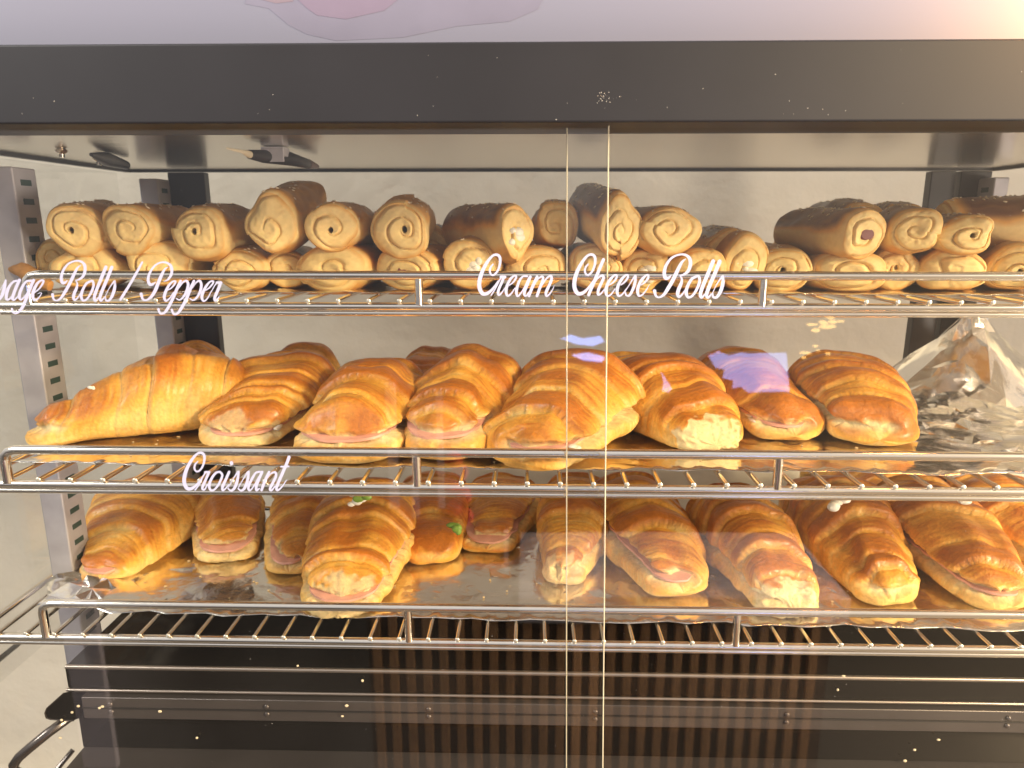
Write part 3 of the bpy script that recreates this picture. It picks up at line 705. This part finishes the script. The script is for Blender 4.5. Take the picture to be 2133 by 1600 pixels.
# upper layer
U("sesame roll at the left end of the upper layer, loose flap inside", (160, 478), 54, 54, (235, 448), YU, 101, hole=.9, sausage=False, group=Gu, seeds=34)
U("upper-layer roll second from left, closed tight spiral", (268, 478), 55, 52, (372, 462), YU, 102, group=Gu, seeds=26)
U("upper-layer roll third from left, small dark hole and a lip curling right", (418, 483), 50, 55, (500, 458), YU, 103, hole=.7, group=Gu, flap=.16, seeds=30)
U("upper-layer roll tipped upward on its neighbours, tall oval spiral", (565, 472), 50, 62, (635, 430), YU - .006, 104, group=Gu, rise=.16, seeds=14)
U("small upper roll with a square dark hole, right of the tall one", (692, 472), 54, 48, (738, 455), YU, 105, hole=.9, group=Gu, seeds=44)
U("upper-layer roll with a neat round hole at the bottom of its spiral, browned top", (832, 484), 60, 54, (850, 445), YU, 106, hole=.8, group=Gu, dark=.55, rise=.08, seeds=34)
U("upper roll pointing back left with cheese in its ragged end", (1074, 482), 42, 55, (955, 462), YU, 107, cheese=True, group=Gu, dark=.9, seeds=40)
U("small shadowed roll right behind the left vertical door edge", (1160, 470), 44, 46, (1150, 455), YU + .025, 108, group=Gu, dark=.9, seeds=40)
U("tallest dark-topped roll, crossed by the right vertical door edge", (1288, 472), 46, 62, (1225, 425), YU - .005, 109, group=Gu, dark=1.0, rise=.12, seeds=60, flap=.2)
U("wide oval roll of the upper layer just right of the door edges", (1395, 478), 66, 48, (1330, 452), YU, 110, group=Gu, dark=.9, seeds=50, flap=.16)
U("long roll with a red sausage end showing, right half of the upper layer", (1800, 488), 52, 46, (1665, 470), YU, 111, hole=.5, sausage=True, group=Gu, dark=.95, seeds=40)
U("upper-layer roll just right of the sausage roll, spiral with a long tail under it", (1908, 483), 47, 44, (1830, 458), YU, 112, group=Gu, dark=.9, seeds=30, flap=.16)
U("upper-layer roll with a small round hole, last before the dark crosswise roll", (2012, 490), 52, 40, (1950, 470), YU, 113, hole=.8, group=Gu, dark=.9, seeds=30)
U("dark roll behind the sausage roll, only its brown back showing", (1800, 465), 44, 42, (1720, 448), YU + .075, 115, group=Gu, dark=1, seeds=30)
U("dark seeded roll behind the folded cheesy roll left of the right rail post", (1520, 520), 50, 44, (1480, 500), YU + .05, 118, group=Gu, dark=1, seeds=60)
U("dark roll behind the right pair of upper rolls, only its brown back showing", (1880, 462), 40, 38, (1820, 450), YU + .08, 116, group=Gu, dark=1, seeds=30)
# crosswise roll at far right
o = roll("long dark seeded roll lying crosswise at the right end of the top shelf", (1985, 470), 46, 46, (1960, 460), .10, 117, L=.15, dark=1, seeds=80, group=Gu)
o.rotation_euler = (0, 0, R(-4)); o.location = atY(1965, 468, .11)
# lower layer
U("bottom-layer roll at the far left end, mostly behind its neighbour", (112, 543), 34, 40, (140, 530), YB + .02, 120, group=Gb, seeds=0)
U("flattened bottom-layer roll above the letter R of Rolls at left", (188, 556), 66, 42, (230, 540), YB, 121, group=Gb, turns=1.8, seeds=8)
U("bottom-layer roll above the slash in the left lettering", (332, 552), 64, 46, (390, 540), YB, 122, group=Gb, seeds=8)
U("bottom-layer roll just right of the word Pepper", (497, 562), 54, 40, (560, 545), YB, 123, group=Gb, turns=2.6, seeds=10)
U("small recessed bottom-layer roll between the Pepper roll and the wide pale one", (592, 563), 40, 38, (630, 550), YB + .012, 124, group=Gb, seeds=6)
U("wide pale bottom-layer roll under the square-holed roll", (698, 560), 72, 46, (760, 545), YB, 125, group=Gb, turns=1.6, seeds=14)
U("bottom-layer roll with red sausage showing above the left rail post", (850, 563), 66, 42, (905, 545), YB, 126, group=Gb, hole=.4, sausage=True, seeds=16)
U("round bottom-layer roll with melted cheese, left of the word Cream", (978, 552), 58, 54, (1005, 540), YB, 127, group=Gb, cheese=True, turns=1.6, seeds=8)
U("seeded bottom-layer roll above the word Cream", (1122, 560), 62, 44, (1100, 545), YB + .004, 128, group=Gb, seeds=26, dark=.5)
U("bottom-layer roll behind the letter C of Cheese", (1240, 560), 50, 44, (1210, 545), YB, 129, group=Gb, seeds=16)
U("bottom-layer roll under the wide oval roll, above the letters ese", (1345, 562), 42, 44, (1320, 550), YB + .01, 130, group=Gb, seeds=8, cheese=True)
U("bottom-layer roll behind the last letters of Rolls at right", (1458, 560), 58, 44, (1400, 545), YB, 131, group=Gb, seeds=12, turns=1.7)
U("folded bottom-layer roll oozing pale cheese, left of the right rail post", (1548, 552), 46, 54, (1500, 520), YB + .006, 132, group=Gb, cheese=True, seeds=10, flap=.22)
U("bottom-layer roll with a dark hole above the right rail post", (1625, 562), 52, 44, (1590, 540), YB + .006, 133, group=Gb, hole=.9, seeds=14)
U("broad bottom-layer roll under the sausage roll at right", (1768, 565), 74, 40, (1700, 552), YB, 134, group=Gb, turns=1.7, seeds=4)
U("small recessed bottom-layer roll between two broad ones at right", (1865, 560), 44, 42, (1840, 545), YB + .014, 135, group=Gb, hole=.3, seeds=6)
U("bottom-layer roll with an open folded mouth, second from the right end", (1985, 562), 60, 44, (1930, 548), YB, 136, group=Gb, flap=.2, seeds=6, turns=1.6)
U("bottom-layer roll at the right picture edge", (2118, 560), 60, 46, (2070, 545), YB, 137, group=Gb, hole=.7, seeds=8)
for i, (px, py, yy_) in enumerate(((520, 545, .13), (900, 535, .13), (1690, 530, .13))):
    U(("roll deep in the stack behind the third and fourth upper rolls", "roll deep in the stack seen in the gap left of the ragged-ended roll", "roll deep in the stack just left of the sausage roll")[i], (px, py - 20), 46, 42, (px + (20 if i < 2 else -30), py - 34), yy_, 140 + i, group=Gu, dark=1, seeds=20)
# loose flake of pastry at the left end
m_ = MB(); p = atY(60, 572, .05); m_.tube([atY(18, 556, .06), atY(45, 562, .055), atY(80, 580, .05), atY(105, 596, .045)], [.003, .006, .007, .003], 12)
for k_, v in enumerate(m_.v): m_.v[k_] = (v[0], v[1], v[2] + .0015 * math.sin(v[0] * 900))
tag(m_.build("pastry_flake", simple("flake_gold", (0.55, 0.27, 0.07), .55, noise=.3, nscale=120), None, True), "loose golden pastry strip at the left end of the top shelf", "pastry flake")

# ------------------------------------------------------------------ lettering (brush script on the glass)
def spline(pts, n=9):
    P_ = [np.array(p, float) for p in pts]; P_ = [2 * P_[0] - P_[1]] + P_ + [2 * P_[-1] - P_[-2]]; out = []
    for i in range(1, len(P_) - 2):
        for k in range(n):
            t = k / n; a_, b_, c_, d_ = P_[i - 1], P_[i], P_[i + 1], P_[i + 2]
            out.append(.5 * (2 * b_ + (c_ - a_) * t + (2 * a_ - 5 * b_ + 4 * c_ - d_) * t * t + (3 * b_ - a_ - 3 * c_ + d_) * t ** 3))
    out.append(P_[-2]); return out
def word(name, label, glyphs, Y):
    e_ = empty(name, (0, Y, 0), label, "lettering"); n = 0
    for ch, strokes in glyphs:
        m_ = MB()
        for st_ in strokes:
            pts = spline(st_); yv = Y - .00006 * (n % 7) - .0003
            for i, p_ in enumerate(pts):
                a_ = pts[max(i - 1, 0)]; b_ = pts[min(i + 1, len(pts) - 1)]; t = (b_ - a_)[:2]; t = t / (np.linalg.norm(t) + 1e-9)
                nn = np.array([-t[1], t[0]]); w_ = max(p_[2], .6) / 2
                y2 = yv - .0000012 * i
                L1 = atY(p_[0] + nn[0] * w_, p_[1] + nn[1] * w_, y2); L2 = atY(p_[0] - nn[0] * w_, p_[1] - nn[1] * w_, y2)
                m_.v += [tuple(L1), tuple(L2)]
                if i: k = len(m_.v); m_.f.append((k - 4, k - 3, k - 1, k - 2))
            for p_, q0 in ((pts[0], pts[1]), (pts[-1], pts[-2])):   # round ends
                t = (p_ - q0)[:2]; t = t / (np.linalg.norm(t) + 1e-9); w_ = max(p_[2], .6) / 2; k = len(m_.v)
                a0 = math.atan2(t[1], t[0])
                yy_ = yv - (.0000012 * (len(pts)) if p_ is pts[-1] else -.000001)
                for j in range(9):
                    an = a0 - math.pi / 2 + math.pi * j / 8; m_.v.append(tuple(atY(p_[0] + w_ * math.cos(an), p_[1] + w_ * math.sin(an), yy_)))
                m_.f.append(tuple(range(k, k + 9)))
            n += 1
        free(m_, "letter_" + ch, M['vinyl'], e_, False)
    return e_
def T(strokes, ox, oy, s, dx=0, dy=0): return [[((x + dx) / s + ox, (y + dy) / s + oy, w_ / s) for x, y, w_ in st_] for st_ in strokes]
A = dict(s0=[[(-80,800,12),(60,560,14),(105,482,30)],[(105,482,36),(85,600,60),(45,740,60),(0,820,50),(-60,850,36)]],
 a0=[[(330,488,36),(260,500,40),(195,560,46),(150,640,56),(120,740,60),(118,815,50),(150,840,34),(220,775,26),(300,640,24),(355,520,28)],[(360,478,58),(300,610,60),(250,740,60),(232,815,56),(262,843,36),(320,790,24),(350,740,20)]],
 g0=[[(570,488,44),(490,500,40),(425,580,50),(372,700,58),(358,790,54),(390,838,36),(460,775,26),(540,650,24),(600,520,30)],[(622,480,56),(560,620,60),(495,790,60),(425,960,60),(360,1050,48),(290,1090,34),(232,1062,36),(222,1010,40)]],
 e0=[[(650,700,22),(720,640,28),(785,550,38),(803,490,40),(760,482,34),(690,540,50),(630,650,60),(605,760,60),(630,838,48),(690,828,30),(745,765,20),(772,718,16)],[(772,716,14),(735,712,12),(700,730,10)]],
 R0=[[(1250,480,12),(1205,520,46),(1155,520,58),(1135,430,56),(1170,300,46),(1260,180,36),(1380,125,30),(1490,128,38),(1562,190,54),(1575,290,56),(1540,400,50),(1470,460,36),(1400,482,16)],[(1400,485,18),(1430,540,32),(1418,620,50),(1380,710,58),(1360,795,56),(1385,845,38),(1440,800,26),(1490,720,20)],[(1500,195,8),(1435,250,38),(1370,370,56),(1290,540,60),(1200,700,58),(1130,805,46),(1050,855,26),(992,825,36),(972,745,56)]],
 o0=[[(1690,490,40),(1600,540,44),(1530,660,50),(1503,775,54),(1540,855,38),(1615,820,36),(1690,700,46),(1732,580,46),(1720,500,40),(1690,490,38)]],
 l0=[[(1960,235,60),(1880,430,60),(1790,650,60),(1745,795,56),(1765,858,38),(1830,790,20)]],
 l1=[[(2070,238,60),(1990,440,60),(1900,650,60),(1850,795,56),(1870,860,38),(1935,795,20)]],
 s1=[[(1945,790,14),(2020,630,16),(2110,500,30)],[(2125,495,34),(2122,620,56),(2080,760,56),(2020,850,42),(1962,850,34),(1950,795,28)]])
B2 = dict(sl=[[(500,145,34),(400,330,46),(280,540,48),(150,750,52),(97,835,44)]],
 P=[[(748,505,10),(700,550,44),(642,555,56),(610,480,54),(628,370,46),(700,245,38),(800,165,32),(920,147,34),(1020,200,50),(1048,290,54),(1030,390,48),(970,470,34),(898,502,10)],[(982,235,8),(920,270,34),(860,380,56),(800,520,64),(740,670,64),(670,780,54),(580,847,32),(512,830,40),(480,735,58)]],
 e=[[(975,660,20),(1040,620,28),(1100,550,34),(1115,500,36),(1060,505,34),(990,580,46),(930,700,56),(908,795,54),(940,860,36),(1010,810,26),(1080,700,18)]],
 p1=[[(1212,492,48),(1150,620,56),(1060,830,56),(960,1020,54),(900,1085,42),(832,1090,38),(800,1015,44)],[(1180,620,20),(1250,520,30),(1320,490,44),(1350,560,50),(1320,680,48),(1260,790,40),(1190,842,28),(1135,820,22)]],
 p2=[[(1458,492,48),(1400,620,56),(1310,840,58),(1210,1020,54),(1150,1095,42),(1082,1102,38),(1047,1025,44)],[(1430,620,20),(1500,520,30),(1565,490,44),(1595,570,50),(1570,690,48),(1510,800,40),(1440,847,28),(1385,820,22)]],
 e2=[[(1675,665,20),(1740,620,28),(1800,550,34),(1815,500,36),(1760,505,34),(1690,580,46),(1625,700,56),(1603,795,54),(1640,865,36),(1710,810,26),(1780,680,18)]],
 r=[[(1780,690,16),(1840,580,20),(1885,520,30)],[(1880,522,44),(1962,522,44)],[(1955,522,52),(1905,650,56),(1850,780,56),(1840,835,48),(1872,853,34),(1922,785,20)]])
s1, s3, s6 = 8.8875, 10.665, 8.532
def t1(k): return T(A[k], 0, 530, s1)
def t2(k): return T(B2[k], 240, 530, s1)
YV = YG - .0004
word("script_lettering", "white script letters sage at the left picture edge", [("s", t1('s0')), ("a", t1('a0')), ("g", t1('g0')), ("e", t1('e0'))], YV)
word("script_lettering", "white script word Rolls left of the slash", [("R", t1('R0')), ("o", t1('o0')), ("l", t1('l0')), ("l", t1('l1')), ("s", t1('s1'))], YV)
word("script_lettering", "white script slash and word Pepper in front of the top shelf rail", [("slash", t2('sl')), ("P", t2('P')), ("e", t2('e')), ("p", t2('p1')), ("p", t2('p2')), ("e", t2('e2')), ("r", t2('r'))], YV)
Cc = [[(505,430,28),(450,500,42),(430,590,46),(470,668,40),(540,655,44),(612,560,48),(655,420,54),(655,290,62),(600,225,58),(500,240,52),(380,375,66),(270,575,80),(205,780,88),(200,950,88),(260,1075,84),(350,1088,76),(450,1025,60),(540,920,44),(620,800,28)]]
Ec = [[(960,890,24),(1040,830,36),(1108,740,46),(1110,678,44),(1060,682,42),(980,760,60),(910,880,66),(875,1015,68),(900,1128,50),(980,1110,36),(1080,980,22)]]
def t3(s_, dx=0, dy=0): return T(s_, 980, 510, s3, dx, dy)
word("script_lettering", "white script word Cream left of the pale door edge", [("C", t3(Cc)),
 ("r", t3([[(460,1120,28),(560,960,28),(660,760,28),(690,700,36)],[(680,715,66),(765,715,66)],[(745,715,56),(690,850,60),(640,960,60),(613,1055,60),(632,1118,42),(700,1060,32),(760,960,20)]])),
 ("e", t3([[(860,900,24),(940,840,34),(1000,760,44),(1017,700,44),(970,690,40),(890,760,56),(820,890,62),(790,1025,66),(820,1130,48),(900,1090,34),(990,960,22)]])),
 ("a", t3([[(1260,700,44),(1170,702,40),(1100,780,50),(1050,900,60),(1018,1045,64),(1048,1142,42),(1130,1060,30),(1220,900,26),(1290,740,28)],[(1330,710,62),(1270,860,66),(1210,1010,66),(1195,1105,56),(1240,1132,38),(1300,1050,28)]])),
 ("m", t3([[(1480,706,58),(1420,840,66),(1350,1000,66),(1300,1135,60)],[(1380,960,20),(1500,760,30),(1600,705,48),(1605,800,62),(1540,960,64),(1480,1135,60)],[(1560,950,20),(1680,760,34),(1780,690,50),(1800,770,60),(1740,920,64),(1680,1055,64),(1692,1140,44),(1760,1090,32),(1830,980,20),(1862,900,8)]]))], YV)
def t4(s_, dx=0, dy=0): return T(s_, 1180, 510, s3, dx, dy)
word("script_lettering", "white script word Cheese crossing the two door edges", [("C", t4(Cc, -22, -4)),
 ("h", t4([[(820,330,70),(740,520,70),(640,760,70),(560,950,70),(492,1115,64)],[(600,880,24),(700,740,34),(798,682,50),(822,740,60),(770,860,62),(710,1000,64),(702,1108,48),(770,1080,36),(850,980,22)]])),
 ("e", t4(Ec)), ("e", t4(Ec, 250, 0)), ("s", t4([[(1290,1060,20),(1400,880,22),(1520,690,38)],[(1538,690,42),(1525,830,62),(1470,1000,62),(1400,1120,50),(1330,1122,38),(1305,1060,32)]])),
 ("e", t4([Ec[0][:-1] + [(1080,985,24),(1142,878,8)]], 705, 0))], YV)
def t5(k): return [[(1360.2 + (x - 106.3) * 1.098, 528.3 + (y - 541.8) * 1.081, w_ * 1.14) for x, y, w_ in st_] for st_ in t1(k)]
word("script_lettering", "white script word Rolls at the right end of the lettering", [("R", t5('R0')), ("o", t5('o0')), ("l", t5('l0')), ("l", t5('l1')), ("s", t5('s1'))], YV)
C6 = [[(85 + (x - 155) * .775, 95 + (y - 195) * .735, w_ * .76) for x, y, w_ in Cc[0]]]
def t6(s_, dx=0): return T(s_, 370, 930, s6, dx)
S6 = [[(890,750,16),(980,590,18),(1070,450,32)],[(1085,450,38),(1062,600,50),(1010,740,50),(950,785,34),(900,755,26)]]
word("script_lettering", "white script word Croissant in front of the middle shelf rail", [("C", t6(C6)),
 ("r", t6([[(310,775,24),(380,680,24),(450,540,22),(490,465,32)],[(490,457,42),(565,457,42)],[(558,457,46),(500,590,46),(450,700,46),(440,755,40),(480,765,30),(530,680,20)]])),
 ("o", t6([[(750,450,36),(680,470,40),(610,560,46),(562,680,50),(580,768,42),(640,775,34),(712,700,38),(770,590,42),(793,505,42),(750,450,36)]])),
 ("i", t6([[(915,455,46),(860,580,50),(800,715,50),(802,780,38),(850,750,26),(910,680,18)],[(955,292,62),(958,306,62)]])),
 ("s", t6(S6)), ("s", t6(S6, 180)),
 ("a", t6([[(1460,450,36),(1390,470,36),(1330,560,44),(1270,680,48),(1258,755,44),(1290,780,30),(1350,710,22),(1440,540,20)],[(1502,455,48),(1450,570,50),(1400,700,50),(1402,778,42),(1450,750,26)]])),
 ("n", t6([[(1625,455,44),(1560,590,50),(1492,775,46)],[(1540,660,16),(1640,500,26),(1730,460,40),(1747,530,46),(1690,650,48),(1642,755,46),(1670,780,34),(1730,710,20)]])),
 ("t", t6([[(1980,190,56),(1940,300,54),(1870,460,54),(1800,620,54),(1758,735,50),(1780,780,36),(1860,710,24),(1920,620,16),(1948,590,8)],[(1838,360,30),(1975,355,30)]]))], YV)

# ------------------------------------------------------------------ poster panel above the header
m, n, l, b_ = mat("poster_print")
t = n.new("ShaderNodeTexCoord"); nz = n.new("ShaderNodeTexNoise"); nz.inputs["Scale"].default_value = 3.0; l.new(t.outputs["Object"], nz.inputs[0])
r = n.new("ShaderNodeValToRGB"); l.new(nz.outputs[0], r.inputs[0]); r.color_ramp.elements[0].color = (.19, .205, .30, 1); r.color_ramp.elements[1].color = (.22, .225, .32, 1)
l.new(r.outputs[0], b_.inputs["Base Color"]); b_.inputs["Roughness"].default_value = .35
b = MB(); b.box(-.8, 1.5, -.055, -.047, zt1 + .0005, zt1 + .30)  # lengthened out of view at right to block the warm lamp
pp = b.build("flower_poster", m); tag(pp, "pale lavender poster with a soft pink petal standing on the header", "poster")
def petal(pts, col, Y):
    m_ = MB(); vs = [atY(x, y, Y) for x, y in pts]; m_.add(vs + [v + Vector((0, .0001, 0)) for v in vs], [tuple(range(len(vs))), tuple(reversed(range(len(vs), 2 * len(vs))))])
    o_ = m_.build("printed_petal", simple("petal_ink", col, .4, noise=.06, nscale=30)); o_.parent = pp; return o_
petal([(510, 8), (560, 18), (600, 52), (640, 72), (700, 85), (840, 78), (950, 55), (1060, 45), (1120, 20), (1150, -40), (900, -90), (620, -60), (520, -30)], (.19, .19, .285), -.05515)
petal([(610, -10), (640, 18), (660, 32), (720, 40), (800, 22), (840, -10), (800, -60), (680, -60)], (.20, .17, .265), -.0553)
petal([(535, -30), (540, -2), (575, 7), (610, 3), (620, -30)], (.225,.185,.25), -.0553)

# ------------------------------------------------------------------ what the doors mirror, standing behind the camera
def mir(px, py, Yv):
    """point behind the camera whose mirror image in the doors is seen at px, py (virtual depth Yv)"""
    p = atY(px, py, Yv); return Vector((p.x, 2 * YG - Yv, p.z))
YVv = 1.7
ctr = empty("slatted_counter", mir(1240, 1300, YVv), "sunlit counter with vertical wooden slats, mirrored in the lower glass", "counter")
wood = simple("slat_wood", (0.50, 0.27, 0.13), .6, noise=.2, nscale=30, stretch=(6, 6, 1))
x_l, x_r = mir(782, 1500, YVv).x, mir(1712, 1500, YVv).x; z_t = mir(1240, 1292, YVv).z; yb = mir(0, 0, YVv).y
nsl = 27; pitch_ = (x_r - x_l) / nsl
for i in range(nsl):
    m_ = MB(); x = x_l + i * pitch_; m_.box(x, x + pitch_ * .52, yb - .02, yb, z_t - 2.2, z_t); free(m_, "slat", wood, ctr, False, .003)
m_ = MB(); m_.box(x_l - .02, x_r + .02, yb - .5, yb - .021, z_t - 2.2, z_t - .001); free(m_, "counter_carcass", simple("carcass_brown", (.12, .08, .06), .8), ctr, False)
m_ = MB(); m_.box(mir(1080, 1300, YVv).x, x_r + .05, yb - .5, yb + .03, z_t + .001, z_t + .10); free(m_, "counter_top", simple("counter_top_grey", (.50, .47, .52), .5), ctr, False, .004)
win = empty("bright_window", mir(1560, 780, 2.6), "pale blue window behind the viewer, mirrored on a middle-shelf croissant", "window")
skyb = emis("window_daylight", (.30, .42, 1.0), 6.5)
m_ = MB(); vs = [mir(x, y, 2.6) for x, y in ((1478, 742), (1500, 733), (1520, 742), (1548, 736), (1562, 738), (1642, 736), (1648, 818), (1562, 820), (1545, 808), (1528, 812), (1530, 795), (1508, 790), (1512, 772), (1492, 768))]
m_.add(vs, [tuple(range(len(vs)))]); free(m_, "window_pane", skyb, win, False)
m_ = MB(); vs = [mir(x, y, 2.6) for x, y in ((1378, 775), (1388, 790), (1402, 812), (1395, 820), (1380, 816), (1384, 800))]
m_.add(vs, [tuple(range(len(vs)))]); free(m_, "window_pane", skyb, win, False)
for q5 in (((1165, 705), (1190, 698), (1215, 706), (1250, 700), (1262, 712), (1235, 722), (1200, 718)), ((1190, 740), (1225, 735), (1262, 744), (1255, 756), (1215, 752))):
    m_ = MB(); vs = [mir(x, y, 2.6) for x, y in q5]; m_.add(vs, [tuple(range(len(vs)))]); free(m_, "window_pane", skyb, win, False)
speckle_root = empty("speckle_cluster", mir(1715, 690, 2.3), "added cluster of small glowing gold bits, mirrored as speckles above the rightmost croissant", "glow cluster")  # invented emitters, added only for the yellow speckles in the glass
gold = emis("glowing_speckle_gold", (1.0, .62, .18), 9.0); rr = random.Random(4)
for cx, cy_, n_ in ((1715, 678, 12), (1700, 735, 6)):
    for k in range(n_):
        x, y = cx + rr.gauss(0, 22), cy_ + rr.gauss(0, 9); m_ = MB(); p = mir(x, y, 2.3)
        m_.ball(p, rr.uniform(.008, .022), .004, rr.uniform(.004, .009)); free(m_, "gold_speckle", gold, speckle_root)
pst = simple("pale_post_paint", (.66, .62, .74), .5)
for i, (px, y0, y1, w_, lab) in enumerate(((816, 800, 1060, 9, "slim pale post behind the viewer, widest of those mirrored near the middle"), (862, 860, 1080, 6, "slim pale post behind the viewer, short one of those mirrored near the middle"), (916, 820, 1060, 6, "slim pale post behind the viewer, tallest right one mirrored near the middle"), (180, 1220, 1600, 12, "pale post behind the viewer, mirrored at the lower left"), (1054, 1110, 1190, 9, "short pale post behind the viewer, mirrored on the lowest foil"))):
    a0, a1 = mir(px - w_ / 2, y1, 1.5), mir(px + w_ / 2, y0, 1.5); m_ = MB(); m_.box(a0.x, a1.x, a0.y - .02, a0.y, a0.z, a1.z)
    tag(m_.build("pale_post", emis("post_lit", (.62, .56, .85), 1.3) if False else pst), lab, "post")

m_ = MB(); rr = random.Random(8)
for x, y in ((945, 960), (958, 985), (940, 1010), (965, 1035), (948, 1060), (970, 1078)):
    m_.ball(mir(x, y, 1.6), .028, .02, .034, 12, 8)
tag(m_.build("red_stand_in", simple("red_ball_paint", (.75, .02, .05), .5), None, True), "cluster of red balls added behind the viewer, mirrored between lower croissants", "red balls")  # stand-in added for the red reflection, its real source unknown
# ------------------------------------------------------------------ small stuff
# dust on the header and glass, seeds on the deck
rr = random.Random(12); m_ = MB()
for k in range(55):
    x = rr.uniform(0, 2133); y = rr.choice((rr.uniform(100, 250), 250 - abs(rr.gauss(0, 30)))) ; s_ = rr.uniform(.00007, .00018)
    if k < 26: x, y = 1255 + rr.gauss(0, 12), 205 + rr.gauss(0, 8)
    m_.ball(atY(x, y, -.0982), s_ * rr.uniform(1, 2), s_ * .5, s_, 5, 4)
d_ = m_.build("dust_specks", M['dust']); tag(d_, "white dust specks scattered over the dark header", "dust", kind='stuff')
m_ = MB()
for k in range(170):
    x = rr.uniform(100, 2133); y = rr.uniform(300, 1600); s_ = rr.uniform(.00007, .00016); m_.ball(atY(x, y, YG - .0003), s_ * rr.uniform(1, 1.6), s_ * .5, s_, 5, 4)
d_ = m_.build("dust_specks", M['dust']); tag(d_, "faint white dust specks on the glass doors", "dust", kind='stuff')
m_ = MB()
for px, py, Y in ((213, 1472, YD - .006), (207, 1475, YD - .006), (333, 1482, YD - .005), (620, 1387, YD + .001), (755, 1418, YD - .002), (410, 1537, YD + .002), (538, 1585, YD + .001), (163, 1471, YD - .006), (150, 1484, YD - .006), (128, 1500, YD - .006), (125, 1537, YD - .006), (722, 1470, YD - .006), (713, 1492, YD - .006), (1745, 1437, YD - .002), (1757, 1408, YD + .001), (1885, 1585, YD), (1955, 1541, YD), (1905, 1562, YD)):
    c = atY(px, py, Y); m_.ball(c, rr.uniform(.0010, .0018), .0008, rr.uniform(.0007, .0013), 8, 6)
d_ = m_.build("fallen_seeds", M['sesame']); tag(d_, "sesame seeds fallen on the black deck and track", "seeds", kind='stuff')
for sh_, n_, seed_ in (('mid', 70, 31), ('low', 110, 32)):
    rr3 = random.Random(seed_); m2 = MB(); Y0_, zw_ = sh[sh_]
    for k in range(n_):
        c = Vector((rr3.uniform(-.33, .5), Y0_ + .03 + abs(rr3.gauss(0, .06)), zw_ + .0034)); q_ = rr3.uniform(.0004, .0014)
        m2.ball(c, q_ * rr3.uniform(.7, 1.6), q_ * rr3.uniform(.6, 1.2), q_ * .35, 6, 4)
    tag(m2.build("pastry_crumbs", M['crumb'], None), "golden pastry crumbs on the foil of the %s shelf" % ('middle' if sh_ == 'mid' else 'lowest'), "crumbs", kind='stuff')
def crumb(px, py, Y, s_, m__, lab, cat, name, seed=0):
    rr2 = random.Random(seed); m2 = MB(); c = atY(px, py, Y)
    for k in range(5): m2.ball(c + Vector((rr2.gauss(0, s_ * .6), rr2.gauss(0, s_ * .3), rr2.gauss(0, s_ * .3))), s_ * rr2.uniform(.5, 1), s_ * .5, s_ * rr2.uniform(.3, .7), 8, 6)
    tag(m2.build(name, m__, None, True), lab, cat)
crumb(740, 1042, -.005, .006, M['cheese'], "dab of white cheese on the foremost lower croissant", "cheese dab", "cheese_dab", 1)
crumb(748, 1036, -.008, .0045, M['pepper'], "green pepper bit in the cheese on the foremost lower croissant", "pepper bit", "pepper_bit", 2)
crumb(1745, 1045, .01, .007, M['cheese'], "torn white cheese flake on the glossy lower croissant at right", "cheese flake", "cheese_flake", 3)
crumb(2010, 1040, .01, .006, M['cheese'], "white cheese flake on the long slanted lower croissant", "cheese flake", "cheese_flake", 4)
crumb(193, 808, -.012, .002, M['cheese'], "tiny dab of cream on the big left croissant", "cream dab", "cream_dab", 5)
crumb(951, 1100, .03, .006, M['pepper'], "green leaf edge between two croissants of the lowest shelf", "leaf", "lettuce_leaf", 6)
